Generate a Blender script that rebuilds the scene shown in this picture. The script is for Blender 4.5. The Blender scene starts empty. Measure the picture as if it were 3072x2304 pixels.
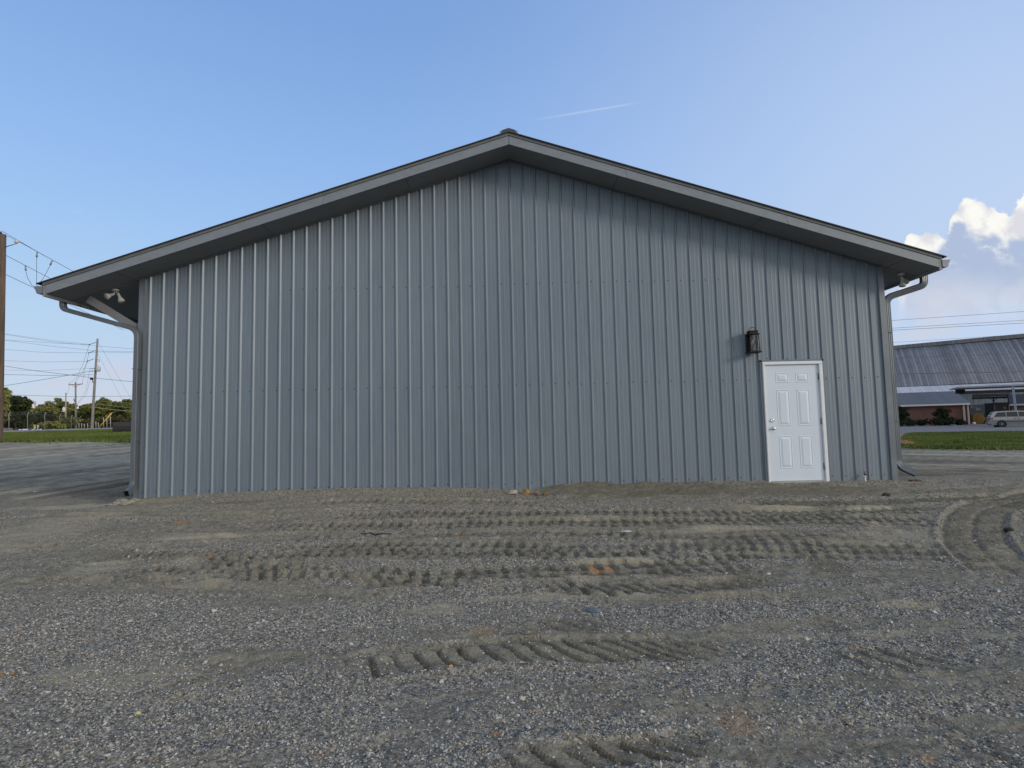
import bpy, math, random
import numpy as np
from mathutils import Vector, Matrix

random.seed(7)
rng = np.random.default_rng(11)
S = bpy.context.scene
COL = S.collection
R = math.radians

# ------------------------------------------------------------------ camera
FOC = 1739.364                    # focal length in pixels of the 3072 px wide photograph
PITCH, ROLL, YAW = 0.0783, -0.0218, -0.0112
CAM = np.array([-0.1452, -10.1692, 1.0064])
cy, sy = math.cos(YAW), math.sin(YAW)
FWD = np.array([-sy*math.cos(PITCH), cy*math.cos(PITCH), math.sin(PITCH)])
_r = np.array([cy, sy, 0.0]); _u = np.cross(_r, FWD)
RIGHT = _r*math.cos(ROLL) + _u*math.sin(ROLL)
UP = -_r*math.sin(ROLL) + _u*math.cos(ROLL)
cd = bpy.data.cameras.new("camera"); cam = bpy.data.objects.new("camera", cd); COL.objects.link(cam)
cd.sensor_width = 36; cd.lens = 36*FOC/3072; cd.clip_start = 0.05; cd.clip_end = 3000
M = Matrix(((RIGHT[0], UP[0], -FWD[0], CAM[0]), (RIGHT[1], UP[1], -FWD[1], CAM[1]), (RIGHT[2], UP[2], -FWD[2], CAM[2]), (0, 0, 0, 1)))
cam.matrix_world = M
S.camera = cam

def ray(px, py): return FWD + RIGHT*(px-1536)/FOC - UP*(py-1152)/FOC
def at_y(px, py, Y):
    d = ray(px, py); return CAM + d*(Y-CAM[1])/d[1]
def far(px, py, D): return CAM + ray(px, py)*D        # point at distance D along the view axis

# ------------------------------------------------------------------ world
SUN = np.array([1.0, -0.60, 0.36]); SUN /= np.linalg.norm(SUN)
SUN_EL = math.asin(SUN[2]); SUN_ROT = math.atan2(SUN[0], SUN[1])
W = bpy.data.worlds.new("World"); S.world = W; W.use_nodes = True
wt = W.node_tree; wn = wt.nodes
class NB:
    """tiny node builder"""
    def __init__(s, tree): s.t = tree
    def n(s, typ, **kw):
        nd = s.t.nodes.new(typ)
        for k, v in kw.items(): setattr(nd, k, v)
        return nd
    def put(s, sock, v):
        if hasattr(v, 'is_linked') or isinstance(v, bpy.types.NodeSocket): s.t.links.new(v, sock)
        elif v is not None: sock.default_value = v
    def math(s, op, a, b=None, c=None, clamp=False):
        nd = s.n('ShaderNodeMath', operation=op); nd.use_clamp = clamp
        s.put(nd.inputs[0], a); s.put(nd.inputs[1], b)
        if c is not None: s.put(nd.inputs[2], c)
        return nd.outputs[0]
    def step(s, v, a, b, lo=0.0, hi=1.0):
        nd = s.n('ShaderNodeMapRange', interpolation_type='SMOOTHSTEP')
        s.put(nd.inputs[0], v)
        for i, x in zip((1, 2, 3, 4), (a, b, lo, hi)): s.put(nd.inputs[i], x)
        return nd.outputs[0]
    def mix(s, f, a, b, mode='MIX'):
        nd = s.n('ShaderNodeMix', data_type='RGBA', blend_type=mode)
        s.put(nd.inputs[0], f)
        s.put(nd.inputs[6], a if not isinstance(a, tuple) or len(a) == 4 else a+(1,))
        s.put(nd.inputs[7], b if not isinstance(b, tuple) or len(b) == 4 else b+(1,))
        return nd.outputs[2]
    def vec(s, x, y, z):
        nd = s.n('ShaderNodeCombineXYZ')
        for i, v in enumerate((x, y, z)): s.put(nd.inputs[i], v)
        return nd.outputs[0]
    def noise(s, vec, scale=5.0, detail=4.0, rough=0.55, dist=0.0, col=False):
        nd = s.n('ShaderNodeTexNoise'); s.put(nd.inputs['Vector'], vec)
        nd.inputs['Scale'].default_value = scale; nd.inputs['Detail'].default_value = detail
        nd.inputs['Roughness'].default_value = rough; nd.inputs['Distortion'].default_value = dist
        return nd.outputs[1 if col else 0]
    def voro(s, vec, scale, feature='F1', out=0, rand=1.0):
        nd = s.n('ShaderNodeTexVoronoi', feature=feature); s.put(nd.inputs['Vector'], vec)
        nd.inputs['Scale'].default_value = scale; nd.inputs['Randomness'].default_value = rand
        return nd.outputs[out]
w = NB(wt)
sky = w.n('ShaderNodeTexSky', sky_type='NISHITA')
sky.sun_disc = False; sky.sun_elevation = SUN_EL; sky.sun_rotation = SUN_ROT
sky.air_density = 1.0; sky.dust_density = 1.0; sky.ozone_density = 2.5; sky.altitude = 50
bg = wn['Background']; bg.inputs[1].default_value = 0.15
tc = w.n('ShaderNodeTexCoord'); sep = w.n('ShaderNodeSeparateXYZ'); wt.links.new(tc.outputs['Generated'], sep.inputs[0])
X, Y, Z = sep.outputs
Yp = w.math('MAXIMUM', Y, 0.02)
U = w.math('DIVIDE', X, Yp); V = w.math('DIVIDE', Z, Yp)      # direction of the northern sky, fixed in the world
north = w.step(Y, 0.05, 0.25)
uv = w.vec(U, V, 0.0)
# thin bright veil low in the sky (humid summer air), stronger towards the sun's side
# cumulus to the right
warp = w.noise(uv, 9.0, 5, 0.62, 0.3, col=True)
ws = w.n('ShaderNodeSeparateColor'); wt.links.new(warp, ws.inputs[0])
bill = w.voro(w.vec(w.math('ADD', U, w.math('MULTIPLY', ws.outputs[0], 0.05)), w.math('ADD', V, w.math('MULTIPLY', ws.outputs[1], 0.05)), 0.0), 26.0)
fine = w.noise(uv, 60.0, 4, 0.6)
def outline(pts):
    nd = w.n('ShaderNodeFloatCurve'); c = nd.mapping.curves[0]
    nd.mapping.use_clip = False
    while len(c.points) > 2: c.points.remove(c.points[1])
    c.points[0].location = pts[0]; c.points[1].location = pts[-1]
    for p in pts[1:-1]: c.points.new(*p)
    nd.mapping.update()
    return nd
# u from .62 to 1.12 -> 0..1
uu = w.math('DIVIDE', w.math('SUBTRACT', U, 0.62), 0.5, clamp=True)
def cloud(pts, namp=0.035):
    oc = outline(pts); wt.links.new(uu, oc.inputs['Value'])
    top = oc.outputs[0]
    disp = w.math('ADD', w.math('MULTIPLY', w.math('SUBTRACT', 0.45, bill), namp), w.math('MULTIPLY', w.math('SUBTRACT', fine, 0.5), 0.030))
    top = w.math('ADD', top, disp)
    return w.math('SUBTRACT', top, V)           # >0 inside (below the outline)
dA = cloud([(0.0, 0.0), (0.08, 0.10), (0.15, 0.22), (0.185, 0.308), (0.235, 0.338), (0.30, 0.345), (0.335, 0.325), (0.37, 0.375), (0.43, 0.397), (0.50, 0.388), (0.545, 0.366), (0.62, 0.39), (0.75, 0.40), (1.0, 0.30)])
maskA = w.step(dA, -0.002, 0.006)
# the shaded mass in front of the bright tops
dB = cloud([(0.0, 0.0), (0.08, 0.09), (0.16, 0.20), (0.20, 0.262), (0.26, 0.292), (0.31, 0.302), (0.335, 0.325), (0.345, 0.34), (0.38, 0.352), (0.44, 0.342), (0.52, 0.318), (0.62, 0.33), (0.75, 0.32), (1.0, 0.25)], 0.05)
maskB = w.step(dB, -0.012, 0.020)
puff = w.noise(w.vec(U, w.math('MULTIPLY', V, 1.4), 3.0), 15.0, 5, 0.6)
puffm = w.math('MULTIPLY', w.step(puff, 0.50, 0.62), w.step(V, 0.25, 0.33))
base = w.step(V, 0.15, 0.27)                      # body dissolves into the veil below
low = w.noise(w.vec(U, w.math('MULTIPLY', V, 2.5), 1.0), 6.5, 5, 0.6)
lowm = w.math('MULTIPLY', w.math('MULTIPLY', w.step(low, 0.43, 0.60), w.step(V, 0.30, 0.16)), w.step(U, 0.45, 0.72))
KX = 1.0/(0.15*2**0.55)            # display value -> background colour at strength .15 and this exposure
def disp(r_, g_, b_): return tuple((((v/255+.055)/1.055)**2.4)*KX for v in (r_, g_, b_))
rampn = w.n('ShaderNodeValToRGB'); wt.links.new(w.math('MULTIPLY', Z, 1.0), rampn.inputs[0]); el_ = rampn.color_ramp.elements
stops = [(0.0, (196, 204, 222)), (.08, (188, 203, 226)), (.17, (180, 205, 232)), (.30, (160, 196, 239)), (.42, (146, 184, 237)), (.58, (128, 167, 224)), (.8, (110, 150, 212)), (1.0, (96, 136, 198))]
while len(el_) > 1: el_.remove(el_[0])
el_[0].position = 0.0; el_[0].color = tuple(v/4 for v in disp(*stops[0][1]))+(1,)
for p_, c_ in stops[1:]: e_ = el_.new(p_); e_.color = tuple(v/4 for v in disp(*c_))+(1,)
ramp4 = w.n('ShaderNodeVectorMath', operation='SCALE'); wt.links.new(rampn.outputs[0], ramp4.inputs[0]); ramp4.inputs['Scale'].default_value = 4.0
skyc = w.mix(0.90, sky.outputs[0], ramp4.outputs[0])
lum = 1.0
def scaled(rgb, k=1.0): return tuple(x*k for x in rgb)
CL_WHITE, CL_SHADE, CL_LOW, CL_PINK = disp(255, 253, 246), disp(176, 192, 220), disp(207, 211, 224), disp(214, 205, 218)
south = w.math('MULTIPLY', w.step(Y, 0.05, -0.35), 0.88)      # whiter, brighter sky added out of view to light wall and ground
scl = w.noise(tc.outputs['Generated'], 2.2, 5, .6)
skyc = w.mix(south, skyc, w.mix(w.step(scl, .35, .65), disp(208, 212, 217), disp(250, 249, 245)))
veil = w.math('MULTIPLY', w.step(U, -0.25, 1.0), w.step(V, 1.6, 0.2), )
veil = w.math('MULTIPLY', veil, 0.85)
c = w.mix(w.math('MULTIPLY', veil, north), skyc, disp(196, 214, 243))
c = w.mix(w.math('MULTIPLY', w.math('MULTIPLY', maskA, north), w.math('MULTIPLY', base, 0.94)), c, w.mix(w.step(w.math('ADD', w.math('MULTIPLY', bill, .9), w.math('MULTIPLY', fine, .5)), .55, 1.0), CL_WHITE, disp(222, 221, 228)))
c = w.mix(w.math('MULTIPLY', w.math('MULTIPLY', w.math('MULTIPLY', maskB, north), base), w.math('SUBTRACT', 1.0, w.math('MULTIPLY', puffm, 0.9))), c, CL_SHADE)
c = w.mix(w.math('MULTIPLY', w.math('MULTIPLY', lowm, north), 0.75), c, CL_LOW)
# pinkish bank low on the left, thin cirrus
pk = w.noise(w.vec(U, w.math('MULTIPLY', V, 3.0), 7.0), 5.0, 4, 0.55)
pkm = w.math('MULTIPLY', w.math('MULTIPLY', w.step(pk, 0.42, 0.62), w.step(U, -0.45, -0.55)), w.math('MULTIPLY', w.step(V, 0.16, 0.10), 0.6))
c = w.mix(w.math('MULTIPLY', pkm, north), c, CL_PINK)
ci = w.noise(w.vec(w.math('MULTIPLY', U, 0.6), V, 2.0), 14.0, 5, 0.65, 0.8)
cim = w.math('MULTIPLY', w.math('MULTIPLY', w.step(ci, 0.60, 0.78), w.step(V, 0.60, 0.45)), w.math('MULTIPLY', w.step(U, -0.2, -0.5), 0.22))
c = w.mix(w.math('MULTIPLY', cim, north), c, disp(205, 218, 238))
# vapour trail
a0, a1 = (0.035, 0.549), (0.275, 0.586)
dx, dy = a1[0]-a0[0], a1[1]-a0[1]; L = math.hypot(dx, dy)
sx_ = w.math('ADD', w.math('MULTIPLY', w.math('SUBTRACT', U, a0[0]), dx/L), w.math('MULTIPLY', w.math('SUBTRACT', V, a0[1]), dy/L))
tx_ = w.math('ABSOLUTE', w.math('ADD', w.math('MULTIPLY', w.math('SUBTRACT', U, a0[0]), -dy/L), w.math('MULTIPLY', w.math('SUBTRACT', V, a0[1]), dx/L)))
tr = w.math('MULTIPLY', w.step(tx_, 0.0032, 0.0006), w.math('MULTIPLY', w.step(sx_, 0.0, 0.12), w.step(sx_, L, L*0.70)))
c = w.mix(w.math('MULTIPLY', w.math('MULTIPLY', tr, north), 0.24), c, disp(225, 232, 245))
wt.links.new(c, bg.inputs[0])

sl = bpy.data.lights.new("sun", 'SUN'); so = bpy.data.objects.new("sun", sl); COL.objects.link(so)
sl.energy = 1.2; sl.angle = R(12); sl.color = (1.0, 0.87, 0.70)
so.rotation_euler = Vector(SUN).to_track_quat('Z', 'Y').to_euler()
S.view_settings.view_transform = 'Standard'; S.view_settings.look = 'None'
S.view_settings.exposure = 0.55; S.view_settings.gamma = 1.0

# ------------------------------------------------------------------ helpers
class MB:
    def __init__(s): s.v = []; s.f = []; s.m = []; s.sm = []
    def add(s, vs, fs, mi=0, smooth=False):
        o = len(s.v); s.v += [tuple(map(float, p)) for p in vs]
        for f in fs: s.f.append(tuple(i+o for i in f)); s.m.append(mi); s.sm.append(smooth)
    def box(s, x0, x1, y0, y1, z0, z1, mi=0):
        s.add([(x0,y0,z0),(x1,y0,z0),(x1,y1,z0),(x0,y1,z0),(x0,y0,z1),(x1,y0,z1),(x1,y1,z1),(x0,y1,z1)],
              [(0,3,2,1),(4,5,6,7),(0,1,5,4),(1,2,6,5),(2,3,7,6),(3,0,4,7)], mi)
    def hexa(s, p, mi=0):    # 8 corner points, bottom 4 then top 4
        s.add(p, [(0,3,2,1),(4,5,6,7),(0,1,5,4),(1,2,6,5),(2,3,7,6),(3,0,4,7)], mi)
    def obox(s, c, ax, ay, az, mi=0):   # oriented box: centre and half axes
        c, ax, ay, az = map(np.array, (c, ax, ay, az))
        s.hexa([c-ax-ay-az, c+ax-ay-az, c+ax+ay-az, c-ax+ay-az, c-ax-ay+az, c+ax-ay+az, c+ax+ay+az, c-ax+ay+az], mi)
    def prism(s, poly, a, b, axis='y', mi=0):   # polygon in the two other axes, extruded along axis
        n = len(poly)
        def P(p, t):
            if axis == 'y': return (p[0], t, p[1])
            if axis == 'x': return (t, p[0], p[1])
            return (p[0], p[1], t)
        s.add([P(p, a) for p in poly]+[P(p, b) for p in poly],
              [tuple(range(n))[::-1], tuple(range(n, 2*n))]+[(i, (i+1) % n, n+(i+1) % n, n+i) for i in range(n)], mi)
    def tube(s, pts, r, n=10, mi=0, cap=True, smooth=True, sect=None, upv=None):
        """swept tube; r number or list; sect: list of (a,b) cross section for non-round pipes"""
        pts = [np.array(p, float) for p in pts]; m = len(pts)
        rs = r if isinstance(r, (list, tuple)) else [r]*m
        tan = [(pts[min(i+1, m-1)]-pts[max(i-1, 0)]) for i in range(m)]
        tan = [t/max(1e-9, np.linalg.norm(t)) for t in tan]
        u = np.array(upv if upv is not None else ((0, 0, 1) if abs(tan[0][2]) < 0.9 else (0, 1, 0)), float)
        if sect is None: sect = [(math.cos(2*math.pi*k/n), math.sin(2*math.pi*k/n)) for k in range(n)]
        k = len(sect); vs = []
        for i in range(m):
            t = tan[i]; u = u - t*np.dot(u, t); u /= max(1e-9, np.linalg.norm(u)); b = np.cross(t, u)
            for a_, b_ in sect: vs.append(pts[i] + (u*a_ + b*b_)*rs[i])
        fs = [(i*k+j, i*k+(j+1) % k, (i+1)*k+(j+1) % k, (i+1)*k+j) for i in range(m-1) for j in range(k)]
        if cap: fs += [tuple(range(k))[::-1], tuple((m-1)*k+j for j in range(k))]
        s.add(vs, fs, mi, smooth)
    def lathe(s, prof, c, axis=(0, 0, 1), n=16, mi=0):   # profile (radius, height)
        ax = np.array(axis, float); ax /= np.linalg.norm(ax); c = np.array(c, float)
        u = np.cross(ax, (0, 0, 1) if abs(ax[2]) < 0.9 else (1, 0, 0)); u /= np.linalg.norm(u); b = np.cross(ax, u)
        vs = [c + ax*h + (u*math.cos(2*math.pi*k/n)+b*math.sin(2*math.pi*k/n))*r_ for r_, h in prof for k in range(n)]
        m = len(prof)
        fs = [(i*n+j, i*n+(j+1) % n, (i+1)*n+(j+1) % n, (i+1)*n+j) for i in range(m-1) for j in range(n)]
        s.add(vs, fs, mi, True)
        s.f += [tuple(len(s.v)-m*n+j for j in range(n))[::-1], tuple(len(s.v)-n+j for j in range(n))]; s.m += [mi]*2; s.sm += [False]*2
    def build(s, name, mats, parent=None, bevel=0.0):
        me = bpy.data.meshes.new(name); me.from_pydata(s.v, [], s.f); me.update()
        for mt in (mats if isinstance(mats, (list, tuple)) else [mats]): me.materials.append(mt)
        me.polygons.foreach_set('material_index', s.m); me.polygons.foreach_set('use_smooth', s.sm)
        ob = bpy.data.objects.new(name, me); COL.objects.link(ob)
        if parent: ob.parent = parent
        if bevel:
            bv = ob.modifiers.new('bevel', 'BEVEL'); bv.width = bevel; bv.segments = 2; bv.limit_method = 'ANGLE'; bv.angle_limit = R(40)
        return ob
def np_mesh(name, verts, faces, mats, parent=None, smooth=False, attrs=None, mi=None):
    """verts (n,3), faces (m,k) arrays"""
    me = bpy.data.meshes.new(name); n = len(verts); m, k = faces.shape
    me.vertices.add(n); me.vertices.foreach_set('co', np.asarray(verts, np.float32).ravel())
    me.loops.add(m*k); me.loops.foreach_set('vertex_index', np.asarray(faces, np.int32).ravel())
    me.polygons.add(m); me.polygons.foreach_set('loop_start', np.arange(0, m*k, k, dtype=np.int32))
    me.polygons.foreach_set('loop_total', np.full(m, k, np.int32))
    me.update(calc_edges=True)
    me.polygons.foreach_set('use_smooth', np.full(m, smooth))
    if mi is not None: me.polygons.foreach_set('material_index', np.asarray(mi, np.int32))
    for mt in (mats if isinstance(mats, (list, tuple)) else [mats]): me.materials.append(mt)
    for an, (dom, val) in (attrs or {}).items():
        a = me.attributes.new(an, 'FLOAT', dom); a.data.foreach_set('value', np.asarray(val, np.float32))
    me.validate(clean_customdata=False)
    ob = bpy.data.objects.new(name, me); COL.objects.link(ob)
    if parent: ob.parent = parent
    return ob
def tag(o, label=None, cat=None, group=None, kind=None):
    if label: o['label'] = label
    if cat: o['category'] = cat
    if group: o['group'] = group
    if kind: o['kind'] = kind
    return o
def thing(name, label, cat, group=None):
    o = bpy.data.objects.new(name, None); COL.objects.link(o); return tag(o, label, cat, group)
def settle(root):
    """move an Empty that was built at the origin to the base of its parts, parts staying where they are"""
    pts = [Vector(v.co) for ch in root.children if ch.type == 'MESH' for v in ch.data.vertices]
    if not pts: return
    x = sum(p.x for p in pts)/len(pts); y = sum(p.y for p in pts)/len(pts); z = min(p.z for p in pts)
    t = Matrix.Translation((-x, -y, -z))
    def shift(o):
        if o.type == 'MESH' and not o.data.get('moved'): o.data.transform(t); o.data['moved'] = 1
        for c_ in o.children: shift(c_)
    for ch in root.children: shift(ch)
    root.location = (x, y, z)

def mat(name, col, rough=0.6, metal=0.0, noise=0.0, nscale=8.0, nstretch=(1, 1, 1), bump=0.0, bscale=None, spec=0.5, col2=None, trans=0.0):
    m = bpy.data.materials.new(name); m.use_nodes = True; b = m.node_tree.nodes['Principled BSDF']; k = NB(m.node_tree)
    b.inputs['Base Color'].default_value = col+(1,); b.inputs['Roughness'].default_value = rough; b.inputs['Metallic'].default_value = metal
    b.inputs['Specular IOR Level'].default_value = spec; b.inputs['Transmission Weight'].default_value = trans
    if noise or bump:
        tcn = k.n('ShaderNodeTexCoord'); mp = k.n('ShaderNodeMapping'); mp.inputs['Scale'].default_value = nstretch
        m.node_tree.links.new(tcn.outputs['Object'], mp.inputs[0])
        nz = k.noise(mp.outputs[0], nscale, 6, 0.6)
        if noise:
            c2 = col2 or tuple(x*(1-noise) for x in col)
            m.node_tree.links.new(k.mix(k.step(nz, 0.32, 0.68), c2, col), b.inputs['Base Color'])
            m.node_tree.links.new(k.math('ADD', rough, k.math('MULTIPLY', k.math('SUBTRACT', nz, 0.5), 0.25)), b.inputs['Roughness'])
        if bump:
            nb = k.noise(mp.outputs[0], bscale or nscale*3, 4, 0.6)
            bp = k.n('ShaderNodeBump'); bp.inputs['Strength'].default_value = 1; bp.inputs['Distance'].default_value = bump
            m.node_tree.links.new(nb, bp.inputs['Height']); m.node_tree.links.new(bp.outputs[0], b.inputs['Normal'])
    return m

# ------------------------------------------------------------------ numpy noise
def _hash(ix, iy, seed):
    h = (ix.astype(np.int64)*374761393 + iy.astype(np.int64)*668265263 + seed*982451653) & 0x7fffffff
    h = ((h ^ (h >> 13))*1274126177) & 0x7fffffff
    return ((h ^ (h >> 16)) & 0xffff)/65535.0
def vnoise(x, y, seed=0):
    ix, iy = np.floor(x), np.floor(y); fx, fy = x-ix, y-iy
    fx = fx*fx*(3-2*fx); fy = fy*fy*(3-2*fy)
    a, b = _hash(ix, iy, seed), _hash(ix+1, iy, seed); c_, d = _hash(ix, iy+1, seed), _hash(ix+1, iy+1, seed)
    return (a*(1-fx)+b*fx)*(1-fy)+(c_*(1-fx)+d*fx)*fy
def fbm(x, y, octv=5, seed=0, rough=0.5):
    s = 0; a = 1; t = 0
    for i in range(octv): s = s+a*vnoise(x*2**i+i*17.3, y*2**i-i*9.1, seed+i); t += a; a *= rough
    return s/t
def sst(v, a, b): t = np.clip((v-a)/(b-a), 0, 1); return t*t*(3-2*t)

# ------------------------------------------------------------------ terrain
ZW = np.array([(-9, -0.12), (-7.2, -0.11), (-6.49, -0.05), (-6.2, -0.025), (-5.45, .02), (-4.65, .036), (-3.56, .057), (-2.99, .061), (-2.3, .054), (-1.43, .043), (-.39, -.004),
  (.28, -.025), (.46, .011), (.88, .042), (1.35, .077), (1.63, .042), (1.81, .003), (2.2, .046), (2.9, .024), (3.2, .046), (3.9, .036), (4.3, .03), (4.6, -.014), (5.45, -.016), (6.63, -.014), (9, -.03)])
LP = np.array([(0, -.10), (6, 0.14), (24, .95), (50, 1.66), (64, 2.12), (83, 2.62), (120, 3.2), (400, 4.5)])
RP = np.array([(0, -.03), (11, -.09), (31, .03), (53, .08), (72, .42), (110, 0.9), (400, 2.0)])
def terrain(x, y):
    x = np.asarray(x, float); y = np.asarray(y, float)
    yy = np.maximum(y, 0)
    zl = np.interp(yy, LP[:, 0], LP[:, 1]); zr = np.interp(yy, RP[:, 0], RP[:, 1])
    t = sst(x, -6.6, 7.5); z = zl*(1-t)+zr*t
    zf0 = -.10*(1-t)-.03*t
    zw = np.interp(x, ZW[:, 0], ZW[:, 1])
    zf = zw*np.exp(np.minimum(y, 0)/0.9)+(zf0-.02)*(1-np.exp(np.minimum(y, 0)/0.9))
    far_f = np.clip((-y)/60, 0, 1)
    zf = zf + .055*np.maximum(y, -12.0) - 0.01*far_f
    zb = z + (zw-zf0)*np.exp(-yy/0.8)*(np.abs(x) < 9.5)
    return np.where(y < 0, zf, zb)
def hit(px, py):
    d = ray(px, py); t = 1.0; p = CAM + d
    while t < 400:
        q = CAM + d*t
        if q[2] < float(terrain(q[0], q[1])):
            lo, hi = t/1.02-0.02, t
            for _ in range(24):
                mid = (lo+hi)/2; q = CAM+d*mid
                if q[2] < float(terrain(q[0], q[1])): hi = mid
                else: lo = mid
            return CAM + d*hi
        t = t*1.02+0.01
    return CAM + d*400

# ---- tyre tracks pressed into the yard: (path in photo pixels, width m, lug pitch m, depth, slant, two rows)
TR = [
 dict(p=[(980, 1549), (1300, 1545), (1700, 1541), (2050, 1540), (2450, 1537), (2850, 1531)], w=.50, s=.135, d=.034, sl=.05, rows=2),
 dict(p=[(700, 1585), (1150, 1577), (1500, 1572), (2050, 1566), (2500, 1561), (2900, 1570)], w=.50, s=.135, d=.038, sl=.06, rows=2),
 dict(p=[(820, 1612), (1200, 1606), (1700, 1604), (2200, 1614), (2700, 1607)], w=.34, s=.15, d=.018, sl=.05, rows=2),
 dict(p=[(230, 1672), (480, 1664), (760, 1652), (1024, 1641), (1500, 1640), (1800, 1644), (2200, 1638), (2600, 1640), (2900, 1652)], w=.40, s=.14, d=.036, sl=.05, rows=2),
 dict(p=[(520, 1690), (900, 1668), (1300, 1664), (1750, 1668), (2200, 1660), (2700, 1662), (3000, 1672)], w=.42, s=.14, d=.034, sl=.05, rows=2),
 dict(p=[(300, 1722), (700, 1708), (1000, 1722), (1400, 1724), (1700, 1714), (2050, 1697), (2300, 1690)], w=.40, s=.15, d=.038, sl=.09, rows=2),
 dict(p=[(420, 1748), (800, 1732), (1150, 1752), (1500, 1752)], w=.22, s=.16, d=.020, sl=.05),
 dict(p=[(1580, 1752), (1750, 1759), (2050, 1764), (2200, 1755), (2400, 1735)], w=.34, s=.15, d=.046, sl=.16, lim=.3),
 dict(p=[(1900, 1728), (2150, 1722), (2400, 1700)], w=.26, s=.15, d=.030, sl=.12),
 dict(p=[(380, 2035), (620, 2020), (860, 2004)], w=.42, s=.22, d=.022, sl=-.28, lim=.72),
 dict(p=[(960, 2008), (1120, 1996), (1400, 1970), (1700, 1960), (2048, 1957), (2260, 1955)], w=.36, s=.152, d=.055, sl=-.02, sl1=.36, lim=.62, strong=1),
 dict(p=[(2380, 1985), (2650, 1988), (2865, 1992), (3000, 2012)], w=.30, s=.165, d=.045, sl=.0, sl1=.26, lim=.50, strong=1),
 dict(p=[(1330, 2304), (1700, 2282), (2048, 2240), (2250, 2215)], w=.22, s=.15, d=.050, sl=.10, lim=.55, strong=1),
 dict(p=[(2700, 2190), (2900, 2215), (3072, 2250), (3200, 2290)], w=.42, s=.20, d=.045, sl=.36, lim=.55, strong=1),
 dict(p=[(3200, 1470), (3072, 1495), (2960, 1524), (2924, 1560), (2920, 1607), (2953, 1653), (3020, 1705), (3100, 1760)], w=.60, s=.085, d=.022, sl=.0, grooves=True),
 dict(p=[(2360, 1868), (2480, 1868), (2620, 1884)], w=.34, s=.19, d=.050, sl=.34, lim=.5, strong=1),
 dict(p=[(2750, 1800), (2900, 1812), (3072, 1850)], w=.34, s=.2, d=.034, sl=.36, lim=.5),
 dict(p=[(1480, 1880), (1700, 1870), (1950, 1880)], w=.34, s=.2, d=.022, sl=.26, lim=.6),
 dict(p=[(2200, 1506), (2600, 1508), (3072, 1488)], w=.45, s=.14, d=.026, sl=.16),
 dict(p=[(2650, 1478), (2850, 1472), (3072, 1462)], w=.40, s=.14, d=.018, sl=.16),
 dict(p=[(900, 1512), (1300, 1506), (1700, 1512)], w=.40, s=.14, d=.016, sl=.05, rows=2),
 dict(p=[(560, 1700), (900, 1708), (1250, 1727), (1700, 1776), (2100, 1796), (2500, 1790)], w=.14, s=9, d=.03, sl=0, rut=1),
 dict(p=[(820, 1730), (1100, 1738), (1500, 1760), (1800, 1800)], w=.10, s=9, d=.03, sl=0, rut=1),
 dict(p=[(0, 1640), (500, 1622), (900, 1600), (1300, 1592)], w=.16, s=9, d=.02, sl=0, rut=1),
 dict(p=[(-60, 1760), (300, 1740), (700, 1770), (1300, 1800)], w=.22, s=9, d=.025, sl=0, rut=1),
 dict(p=[(-60, 1560), (300, 1545), (700, 1540), (1200, 1528)], w=.22, s=9, d=.025, sl=0, rut=1),
 dict(p=[(900, 1985), (1300, 1945), (1600, 1926)], w=.12, s=9, d=.018, sl=0, rut=1),
 dict(p=[(2560, 1825), (2750, 1822), (2950, 1845)], w=.12, s=9, d=.02, sl=0, rut=1),
 dict(p=[(2000, 1590), (2400, 1588), (2750, 1590)], w=.16, s=9, d=.022, sl=0, rut=1),
]
for t_ in TR: t_['q'] = np.array([hit(*p)[:2] for p in t_['p']])
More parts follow.
